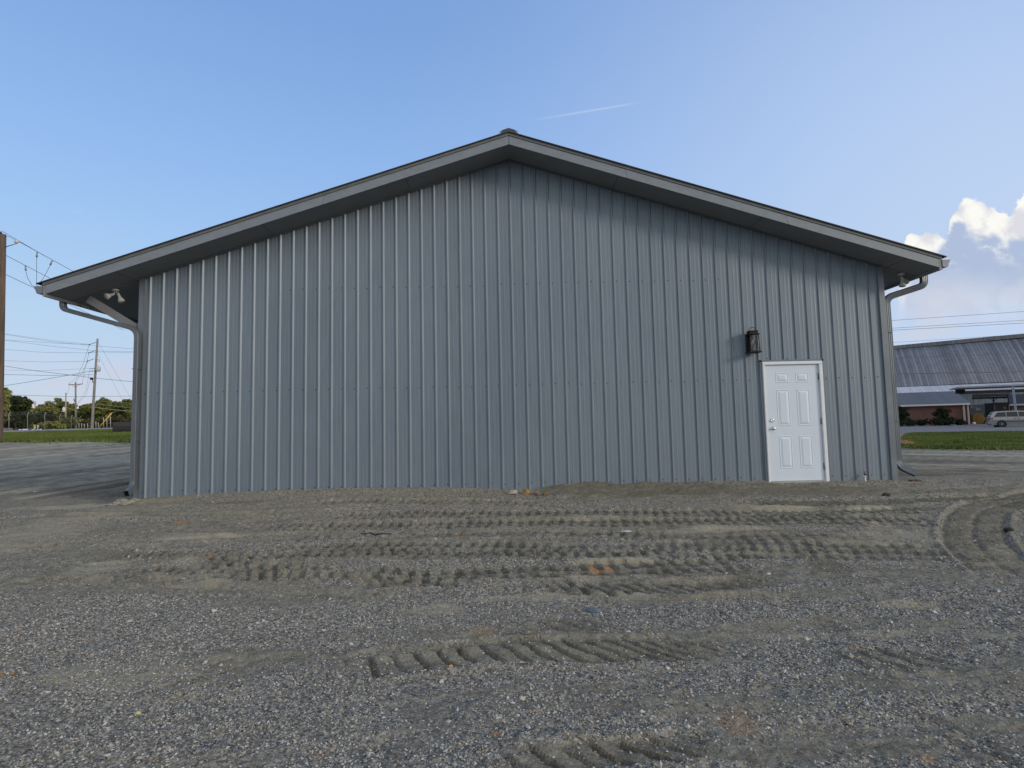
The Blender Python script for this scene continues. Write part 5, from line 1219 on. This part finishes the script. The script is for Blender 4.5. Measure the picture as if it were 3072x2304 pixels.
# hedges and small trees in front of it
for i, (px, top, wd, lb, kn, nl) in enumerate([(2702, 1217, 46, 'dark small tree beside the right downspout', 'tree', 2600), (2828, 1219, 46, 'round dark small tree in the middle of the brick wall', 'tree', 2600),
    (2722, 1255, 60, 'clipped dark hedge at the left of the brick wall', 'hedge', 1500), (2768, 1257, 40, 'clipped dark hedge left of the round small tree', 'hedge', 1500), (2812, 1252, 44, 'clipped dark hedge below the round small tree', 'hedge', 1500), (2848, 1254, 40, 'clipped dark hedge right of the round small tree', 'hedge', 1500), (2882, 1257, 38, 'clipped dark hedge nearest the pale corner posts', 'hedge', 1500)]):
    D = 75.5 if kn == 'hedge' else 76.5; g = far(px, 1274, D); gz = float(terrain(g[0], g[1])); tz = far(px, top, D)[2]; w_ = wd/FOC*D/2
    r = thing(kn, lb, kn, 'hedges before the brick wall' if kn == 'hedge' else 'small trees before the brick wall'); mb = MB(); mb.tube([(g[0], g[1], gz-.2), (g[0]+.05, g[1], gz+(tz-gz)*.6)], [.07, .03], 6)
    for a in range(5): mb.tube([(g[0], g[1], gz+(tz-gz)*.25), (g[0]+w_*.6*math.cos(a*1.3), g[1]+w_*.6*math.sin(a*1.3), gz+(tz-gz)*.6)], [.03, .012], 4)
    mb.build('stem', M_BARK, r); hh_ = (tz-gz)/2*(1.0 if kn == 'hedge' else .82)
    crown((g[0], g[1], tz-hh_), (w_*.95, w_*.75, hh_*.95), 40, nl, .10, 'hedge', r, 300+i, 'foliage', hollow=.2, flat=.9); settle(r)

# barn
bn = thing('barn', 'huge old barn with a weathered grey ribbed roof on the right', 'barn')
bl_, brt, tl, trr = far(2560, 1165.5, 97), far(3190, 1139.5, 84), far(2600, 1052, 112), far(3230, 995, 90)
zb_ = (bl_[2]+brt[2])/2; bl_[2] = brt[2] = zb_; 
bfd = brt-bl_; bfd[2] = 0; bfd /= np.linalg.norm(bfd); bbk = np.array((-bfd[1], bfd[0], 0)); bbk = bbk if bbk[1] > 0 else -bbk
NU, NVv = 60, 14; vs = []
for j in range(NVv+1):
    for i in range(NU+1):
        u_, v_ = i/NU, j/NVv; p = lerp(lerp(bl_, brt, u_), lerp(tl, trr, u_), v_); p = p+up*.10*math.sin(math.pi*v_)
        vs.append(p)
fs = [(j*(NU+1)+i, j*(NU+1)+i+1, (j+1)*(NU+1)+i+1, (j+1)*(NU+1)+i) for j in range(NVv) for i in range(NU)]
mb = MB(); mb.add(vs, fs); mb.add([p-up*.15 for p in vs], [f[::-1] for f in fs])
b2a, b2b = tl+bbk*14, trr+bbk*14; b2a[2] = b2b[2] = zb_; mb.hexa([tl-up*.15, trr-up*.15, b2b-up*.15, b2a-up*.15, tl, trr, b2b, b2a])
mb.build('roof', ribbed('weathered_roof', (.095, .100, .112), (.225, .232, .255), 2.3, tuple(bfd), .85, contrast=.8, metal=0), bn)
mb = MB(); tdir = trr-tl; tdir /= np.linalg.norm(tdir)
mb.hexa([tl-bbk*.8-up*.25, trr-bbk*.8-up*.25, trr+bbk*.8-up*.1, tl+bbk*.8-up*.1, tl-bbk*.8+up*.40, trr-bbk*.8+up*.40, trr+bbk*.8+up*.55, tl+bbk*.8+up*.55]); mb.build('ridge_cap', ribbed('ridge_sheet', (.13, .135, .14), (.24, .24, .24), 4.0, tuple(bfd), .8, metal=0), bn)
gz = .3; fa, fb_ = bl_+bbk*3.0, brt+bbk*3.0; mb = MB(); mb.hexa([(fa[0], fa[1], gz), (fb_[0], fb_[1], gz), tuple((fb_+bbk*.3)[:2])+(gz,), tuple((fa+bbk*.3)[:2])+(gz,), fa-up*.05, fb_-up*.05, fb_+bbk*.3-up*.05, fa+bbk*.3-up*.05])
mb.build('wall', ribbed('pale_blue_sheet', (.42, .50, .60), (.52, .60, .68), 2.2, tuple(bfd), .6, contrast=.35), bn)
settle(bn)
# lean-to along the barn
lt = thing('lean_to', 'lean-to roof of bright corrugated sheet with rusty end along the barn', 'shed')
q0, q1, q2, q3 = far(2560, 1183.5, 90), far(3190, 1161, 78), far(3190, 1141.5, 82.5), far(2560, 1167, 95)
mb = MB(); mb.hexa([p-up*.06 for p in (q0, q1, q2, q3)]+[q0, q1, q2, q3]); mt_ = ribbed('galvanised_sheet', (.42, .43, .45), (.58, .58, .59), 2.6, tuple(bfd), .5, rust=None, contrast=.9)
mt_.name = 'galvanised_sheet'
# rust only towards the far right: position dependent wear
t = mt_.node_tree; k = NB(t); b = t.nodes['Principled BSDF']; src = b.inputs['Base Color'].links[0].from_socket
tcn = k.n('ShaderNodeTexCoord'); dp = k.n('ShaderNodeVectorMath', operation='DOT_PRODUCT'); t.links.new(tcn.outputs['Object'], dp.inputs[0]); dp.inputs[1].default_value = tuple(bfd)
lt_ref = lerp(q0, q1, .5)
mb.build('roof', mt_, lt)
nn = k.noise(tcn.outputs['Object'], 1.1, 5, .65)
t.links.new(k.mix(k.math('MULTIPLY', k.math('MULTIPLY', k.step(dp.outputs['Value'], 1.5, 3.5), k.step(nn, .35, .6)), .65), src, (.31, .24, .19)), b.inputs['Base Color'])
mb = MB(); mb.hexa([q0-up*.5, q1-up*.5, q1+bbk*.2-up*.5, q0+bbk*.2-up*.5, q0-up*.10, q1-up*.10, q1+bbk*.2-up*.10, q0+bbk*.2-up*.10]); mb.build('beam', mat('dark_beam', (.02, .018, .02), .8), lt)
for i_, (pxp, D) in enumerate(((2980, 83), (3130, 80))):
    a = far(pxp, 1193, D); g = float(terrain(a[0], a[1])); mb = MB(); mb.tube([(a[0], a[1], g-.2), a], .10, 8); 
    for s in (-1, 1): mb.tube([a-up*.55, a+bfd*s*.5+up*.05], .04, 5)
    mb.build('post', mat('dark_blue_post', (.035, .045, .085), .6), lt)
settle(lt)
ls = thing('lower_shed_roof', 'rusty strip of lower roof under the dark beam beside the brick building', 'shed')
q0, q1 = far(2916, 1191, 84), far(3031, 1187.5, 82); mb = MB(); a2, b2 = far(2916, 1182.5, 87), far(3031, 1179, 85)
mb.hexa([p-up*.06 for p in (q0, q1, b2, a2)]+[q0, q1, b2, a2]); mb.build('roof', ribbed('rusty_sheet', (.30, .29, .29), (.42, .41, .42), 2.2, tuple(bfd), .6, rust=.6), ls)
mb = MB(); mb.hexa([q0-up*.32, q1-up*.32, q1+bbk*.2-up*.32, q0+bbk*.2-up*.32, q0-up*.08, q1-up*.08, q1+bbk*.2-up*.08, q0+bbk*.2-up*.08]); mb.build('beam', mat('dark_beam_low', (.02, .018, .022), .8), ls)
for pxp in (2919, 3028): a = far(pxp, 1196, 84); g = float(terrain(a[0], a[1])); mb = MB(); mb.tube([(a[0], a[1], g-.2), a], .06, 6); mb.build('post', mat('lower_shed_post', (.25, .23, .22), .6), ls)
settle(ls)
# flat canopy on a slim post
cn = thing('canopy', 'flat grey canopy edge on a slim blue grey post above the minivan', 'canopy')
c0, c1 = far(2874, 1162, 71), far(3230, 1148, 66); cf = (c1-c0); cf[2] = 0; cf /= np.linalg.norm(cf); cb = np.array((-cf[1], cf[0], 0)); cb = cb if cb[1] > 0 else -cb
mb = MB(); mb.hexa([c0-up*.10, c1-up*.10, c1+cb*5-up*.10, c0+cb*5-up*.10, c0+up*.07, c1+up*.10, c1+cb*5+up*.10, c0+cb*5+up*.07]); mb.build('roof_slab', mat('canopy_grey', (.26, .28, .32), .5, .1), cn)
for (xa, ya, D) in ((3041, 1160, 67.5), (3180, 1155, 66)):
    a = far(xa, ya, D)+cb*.3; b_ = far(xa+13, 1262, D)+cb*.3; b_[2] = float(terrain(b_[0], b_[1]))-.2; mb = MB(); mb.tube([b_, a], .15, 4, smooth=False); mb.build('post', mat('canopy_post', (.24, .30, .38), .5), cn)
mb = MB(); a = far(2884, 1166, 74.5)+cb*.8; mb.obox(a-up*.25, cf*.45, cb*.4, up*.35); mb.build('bracket', mat('canopy_bracket', (.02, .02, .025), .8), cn)
settle(cn)
# second brick building at the frame edge
b3 = thing('small_brick_building', 'dark roofed brick building with a pale eave behind the minivan', 'building')
p0, p1 = far(3029, 1213, 79), far(3230, 1211, 75); p1[2] = p0[2]; f3 = (p1-p0); f3[2] = 0; f3 /= np.linalg.norm(f3); k3 = np.array((-f3[1], f3[0], 0)); k3 = k3 if k3[1] > 0 else -k3
g3 = float(terrain(p0[0], p0[1]))-.2
mb = MB(); a, b_ = p0+k3*.3+f3*.2, p1+k3*.3; mb.hexa([(a[0], a[1], g3), (b_[0], b_[1], g3), tuple((b_+k3*3)[:2])+(g3,), tuple((a+k3*3)[:2])+(g3,), a, b_, b_+k3*3, a+k3*3]); mb.build('wall', M_BRICK, b3)
mb = MB(); h3 = far(3029, 1184, 80)[2]-p0[2]; mb.hexa([p0, p1, p1+k3*3.4, p0+k3*3.4, p0+k3*1.2+up*h3, p1+k3*1.2+up*h3, p1+k3*3.4+up*h3, p0+k3*3.4+up*h3]); mb.build('roof', mat('near_black_roof', (.025, .028, .035), .6), b3)
mb = MB(); mb.hexa([p0-k3*.06-up*.20, p1-k3*.06-up*.20, p1-k3*.004-up*.20, p0-k3*.004-up*.20, p0-k3*.06+up*.03, p1-k3*.06+up*.03, p1-k3*.004+up*.03, p0-k3*.004+up*.03]); mb.build('eave_trim', mat('pale_eave', (.36, .38, .42), .5), b3)
a = far(3046, 1214, 78); g = float(terrain(a[0], a[1])); mb = MB(); mb.tube([(a[0], a[1], g-.2), a-up*.1], .09, 6); mb.build('post', mat('grey_eave_post', (.24, .26, .30), .5), b3); settle(b3)
# containers, tank
def obj_box(name, px0, px1, py0, py1, D, dep, m, label, cat, marks=None):
    a, b_ = far(px0, py1, D), far(px1, py1, D-.4); t0 = far(px0, py0, D)[2]; g = float(terrain(a[0], a[1]))-.05; f_ = (b_-a); f_[2] = 0; Lb = np.linalg.norm(f_); f_ /= Lb; kk = np.array((-f_[1], f_[0], 0)); kk = kk if kk[1] > 0 else -kk
    r = thing(name, label, cat); mb = MB(); c_ = a+f_*Lb/2+kk*dep/2; mb.obox((c_[0], c_[1], (g+t0)/2), f_*Lb/2, kk*dep/2, up*(t0-g)/2)
    for i in range(9): q = a+f_*Lb*(i+.5)/9-kk*.02; mb.obox((q[0], q[1], (g+t0)/2), f_*Lb/36, kk*.019, up*(t0-g)/2*.94)
    for z_ in (g+.05, t0-.05): q = a+f_*Lb/2-kk*.03; mb.obox((q[0], q[1], z_), f_*(Lb/2+.01), kk*.031, up*.07)
    mb.build('box', m, r)
    if marks:
        mb = MB()
        for st_ in marks: mb.tube([a+f_*Lb*x_-kk*.075+up*(g-a[2]+(t0-g)*y_) for x_, y_ in st_], .03, 4)
        mb.build('lettering', mat(name+'_paint', (.42, .48, .48), .6), r)
    settle(r)
def arc_(cx, cy_, rx, ry, a0_, a1_, n=9): return [(cx+rx*math.cos(R(a)), cy_+ry*math.sin(R(a))) for a in np.linspace(a0_, a1_, n)]
obj_box('shipping_container', 2913, 2958, 1214.5, 1266, 82, 3.0, mat('slate_container', (.075, .095, .115), .6, noise=.2, nscale=1.5), 'slate grey container with white scrawl behind the yellow tank', 'container',
        [[(.40, .86), (.395, .74), (.43, .69), (.46, .76)], arc_(.55, .765, .05, .045, 0, 360, 13), [(.66, .80), (.63, .76), (.68, .72)], [(.02, .86), (.22, .865)]])
obj_box('shipping_container', 2990, 3031, 1208, 1264, 83, 3.0, mat('black_container', (.035, .042, .048), .6, noise=.2, nscale=1.5), 'nearly black container with faded marks behind the minivan', 'container',
        [[(.56, .78), (.56, .70)], [(.64, .79), (.70, .78), (.70, .75), (.63, .70), (.71, .70)]])
tk = thing('yellow_tank', 'mustard yellow rounded tank standing before the slate grey container', 'tank')
a = far(2937, 1250, 79); g = float(terrain(a[0], a[1])); mb = MB(); fdv = np.array((.84, -.54, 0)); nv = np.array((.54, .84, 0))
R_ = .76; prof_ = [(R_*.92*(1 if abs(math.cos(q)) > .0 else 1)*math.copysign(abs(math.cos(q))**.7, math.cos(q)), .78+.66*math.copysign(abs(math.sin(q))**.7, math.sin(q))) for q in np.linspace(0, 2*math.pi, 29)[:-1]]
vs = [a*np.array((1, 1, 0))+fdv*x_+up*(g+z_)+nv*t_v for t_v in (0, 1.6) for x_, z_ in prof_]; n = 28
mb.add(vs, [tuple(range(n))[::-1], tuple(range(n, 2*n))]+[(i, (i+1) % n, n+(i+1) % n, n+i) for i in range(n)])
for s in (-.15, .15): mb.obox(a*np.array((1, 1, 0))+fdv*s-nv*.02+up*(g+.78), fdv*.02, nv*.02, up*.6)
mb.build('shell', mat('mustard_paint', (.22, .125, .015), .6, noise=.3, nscale=2), tk, bevel=.02)
for s in (-.5, .5): mb = MB(); mb.obox(a*np.array((1, 1, 0))+fdv*s+nv*.8+up*(g+.06), fdv*.1, nv*.7, up*.1); mb.build('skid', M_DARK, tk)
settle(tk)
rr_ = far(2921, 1262, 77.5); mb = MB(); mb.lathe([(.02, 0), (.14, .04), (.20, .16), (.16, .30), (.03, .36)], (rr_[0], rr_[1], float(terrain(rr_[0], rr_[1]))-.02), n=12); tag(mb.build('bucket', mat('white_bucket', (.55, .54, .50), .6)), 'small whitish bucket beside the yellow tank', 'bucket')
r = thing('bush', 'dark bush behind the tail of the minivan', 'bush'); g = far(2974, 1266, 72); gz = float(terrain(g[0], g[1])); mb = MB(); mb.tube([(g[0], g[1], gz-.1), (g[0], g[1], gz+.8)], .05, 5); mb.build('stem', M_BARK, r)
crown((g[0], g[1], gz+.92), (.78, .6, .85), 30, 1500, .10, 'hedge', r, 444, 'foliage', .1, .9); settle(r)
# straw heap at the right corner of the yard
r = np.random.default_rng(3); c0 = hit(2676, 1338); N = 2600
Ps = np.stack([c0[0]+r.normal(size=N)*.55, c0[1]+r.normal(size=N)*.35, np.zeros(N)], -1); gz = terrain(Ps[:, 0], Ps[:, 1]); dd = np.exp(-(((Ps[:, 0]-c0[0])/.75)**2+((Ps[:, 1]-c0[1])/.5)**2)); Ps[:, 2] = gz+r.random(N)*.34*dd+.01
an = r.normal(size=N)*.5+.3; dr = np.stack([np.cos(an), np.sin(an)*.6, (r.random(N)-.6)*.5], -1)*.22*(.5+r.random(N))[:, None]; wv = np.array((0, 0, .007))[None]
V = np.stack([Ps-dr-wv, Ps+dr-wv, Ps+dr+wv, Ps-dr+wv], 1).reshape(-1, 3)
so_ = np_mesh('straw_heap', V, np.arange(N*4).reshape(-1, 4), mat('straw', (.36, .25, .14), .9, noise=.5, nscale=3, col2=(.12, .07, .045))); tag(so_, 'brown heap of straw and roots beside the right downspout', 'straw heap')

# ------------------------------------------------------------------ minivan
van = thing('minivan', 'silver beige minivan parked before the containers, nose cut by the frame', 'minivan')
M_VAN = mat('champagne_paint', (.30, .31, .31), .3, .5, noise=.05); M_WIN = mat('dark_van_glass', (.008, .010, .016), .12, spec=.6); M_TYRE = mat('tyre_rubber', (.018, .018, .02), .8); M_RIM = mat('wheel_rim', (.42, .43, .45), .3, .7)
M_RED = mat('tail_lamp', (.30, .03, .03), .25); M_PL = mat('grey_plastic', (.05, .055, .06), .6)
vf = np.array((.86, -.51, 0)); vf /= np.linalg.norm(vf); vs_ = np.array((vf[1], -vf[0], 0)); vs_ = vs_ if vs_[1] < 0 else -vs_     # side facing the yard
rw = far(3005, 1272.7, 63); gv = float(terrain(rw[0], rw[1]))+.022
org = np.array((rw[0], rw[1], gv))-vf*1.02-vs_*.90      # local origin: rear end, centre line, ground
def vp(x_, y_, z_): return org+vf*x_+vs_*y_+up*z_
lowp = [(.10, .28), (.02, .42), (.0, .62), (.05, .80), (.07, 1.06), (3.95, 1.06), (4.45, .98), (4.95, .80), (5.08, .60), (5.08, .38), (4.95, .24), (.3, .22)]
mb = MB(); n = len(lowp); yw = 1.0
vsx = [vp(x_, yw if .4 < z_ < 1.0 else yw-.04, z_) for x_, z_ in lowp]+[vp(x_, -(yw if .4 < z_ < 1.0 else yw-.04), z_) for x_, z_ in lowp]
mb.add(vsx, [tuple(range(n)), tuple(range(n, 2*n))[::-1]]+[(i, n+i, n+(i+1) % n, (i+1) % n) for i in range(n)])
upp = [(.07, 1.06), (.18, 1.30), (.38, 1.62), (.55, 1.71), (1.2, 1.75), (2.5, 1.755), (3.0, 1.71), (3.25, 1.62), (4.15, 1.06)]; n = len(upp)
yu = lambda z_: .965-.22*(z_-1.06)/.7
vsx = [vp(x_, yu(z_), z_) for x_, z_ in upp]+[vp(x_, -yu(z_), z_) for x_, z_ in upp]
mb.add(vsx, [tuple(range(n)), tuple(range(n, 2*n))[::-1]]+[(i, n+i, n+(i+1) % n, (i+1) % n) for i in range(n)]); mb.build('body', M_VAN, van, bevel=.02)
def win(pts, name='window'):
    for s in (1, -1):
        mb = MB(); P = [vp(x_, s*(yu(z_)+.006), z_) for x_, z_ in pts]; Q = [vp(x_, s*(yu(z_)-.01), z_) for x_, z_ in pts]; n = len(P)
        mb.add(P+Q, [tuple(range(n)), tuple(range(n, 2*n))[::-1]]+[(i, n+i, n+(i+1) % n, (i+1) % n) for i in range(n)]); mb.build(name, M_WIN, van)
win([(.42, 1.13), (.62, 1.44), (.78, 1.60), (1.42, 1.64), (1.46, 1.13)]); win([(1.50, 1.13), (1.48, 1.64), (2.42, 1.65), (2.46, 1.12)]); win([(2.52, 1.12), (2.50, 1.65), (2.92, 1.62), (3.12, 1.55), (3.72, 1.12)])
mb = MB(); mb.hexa([vp(.10, -.78, 1.14), vp(.10, .78, 1.14), vp(.15, .78, 1.14), vp(.15, -.78, 1.14), vp(.33, -.70, 1.56), vp(.33, .70, 1.56), vp(.40, .70, 1.56), vp(.40, -.70, 1.56)]); mb.build('rear_window', M_WIN, van)
mb = MB(); mb.hexa([vp(3.32, -.70, 1.60), vp(3.32, .70, 1.60), vp(3.22, .70, 1.56), vp(3.22, -.70, 1.56), vp(4.12, -.84, 1.10), vp(4.12, .84, 1.10), vp(4.0, .84, 1.08), vp(4.0, -.84, 1.08)]); mb.build('windscreen', M_WIN, van)
for x_ in (1.02, 4.05):
    for s in (1, -1):
        mb = MB(); c_ = vp(x_, s*.995, .33); mb.lathe([(.42, 0), (.42, .012)], c_, vs_*s, 28); mb.build('wheel_arch', M_DARK, van)
        w_ = thing('wheel', None, None); w_.parent = van
        mb = MB(); c_ = vp(x_, s*.82, .33); mb.lathe([(.20, 0), (.30, 0), (.335, .03), (.335, .17), (.30, .20), (.215, .205), (.20, .17)], c_, vs_*s, 28); ty = mb.build('tyre', M_TYRE, w_)
        mb = MB(); mb.lathe([(.01, .17), (.05, .205), (.07, .19), (.17, .17), (.215, .20), (.215, .0)], c_, vs_*s, 20)
        rm = mb.build('rim', M_RIM, w_)
        for q in range(5):
            a_ = q*2*math.pi/5; cc_ = c_+vs_*s*.19+(vf*math.cos(a_)+up*math.sin(a_))*.135
            mb2 = MB(); mb2.lathe([(.028, 0), (.028, .012)], cc_, vs_*s, 8); hb_ = mb2.build('rim_hole', M_DARK, w_)
for s in (1, -1):
    mb = MB(); mb.hexa([vp(-.01, s*.80, .80), vp(.02, s*1.005, .80), vp(.34, s*1.012, .86), vp(.30, s*.80, .86), vp(.03, s*.76, 1.02), vp(.05, s*.985, 1.02), vp(.36, s*.985, 1.0), vp(.32, s*.76, 1.0)]); mb.build('tail_light', M_RED, van)
    mb = MB(); mb.hexa([vp(4.98, s*.62, .62), vp(4.7, s*1.004, .64), vp(4.6, s*.9, .64), vp(4.8, s*.6, .62), vp(4.90, s*.62, .80), vp(4.62, s*.998, .84), vp(4.5, s*.9, .84), vp(4.7, s*.6, .80)]); mb.build('headlight', mat('lamp_lens', (.5, .5, .5), .15), van)
    mb = MB(); mb.obox(vp(2.3, s*1.006, .62), vf*1.05, vs_*.012, up*.035); mb.build('side_moulding', M_PL, van)
    for x_ in (2.15, 2.45): mb = MB(); mb.obox(vp(x_, s*1.006, .92), vf*.10, vs_*.014, up*.03); mb.build('door_handle', M_PL, van)
    mb = MB(); mb.obox(vp(3.55, s*1.08, 1.16), vf*.06, vs_*.10, up*.08); mb.build('mirror', M_PL, van)
    for x_ in (1.55, 2.48, 3.55): mb = MB(); mb.obox(vp(x_, s*1.0005, .66), vf*.006, vs_*.0015, up*.36); mb.build('door_gap', M_DARK, van)
mb = MB(); mb.obox(vp(-.02, 0, .50), vf*.08, vs_*.95, up*.12); mb.build('rear_bumper', M_VAN, van, bevel=.02)
mb = MB(); mb.obox(vp(5.06, 0, .42), vf*.07, vs_*.9, up*.12); mb.build('front_bumper', M_VAN, van, bevel=.02)
for ch in list(van.children):
    pass
# settle by hand: wheel Empties sit inside the van
pts = [Vector(v.co) for ch in van.children if ch.type == 'MESH' for v in ch.data.vertices]
ctr = Vector(tuple(vp(2.5, 0, 0))); T0 = Matrix.Translation(-ctr)
for ch in list(van.children):
    if ch.type == 'MESH': ch.data.transform(T0)
    else:
        for g_ in ch.children: g_.data.transform(T0)
van.location = ctr
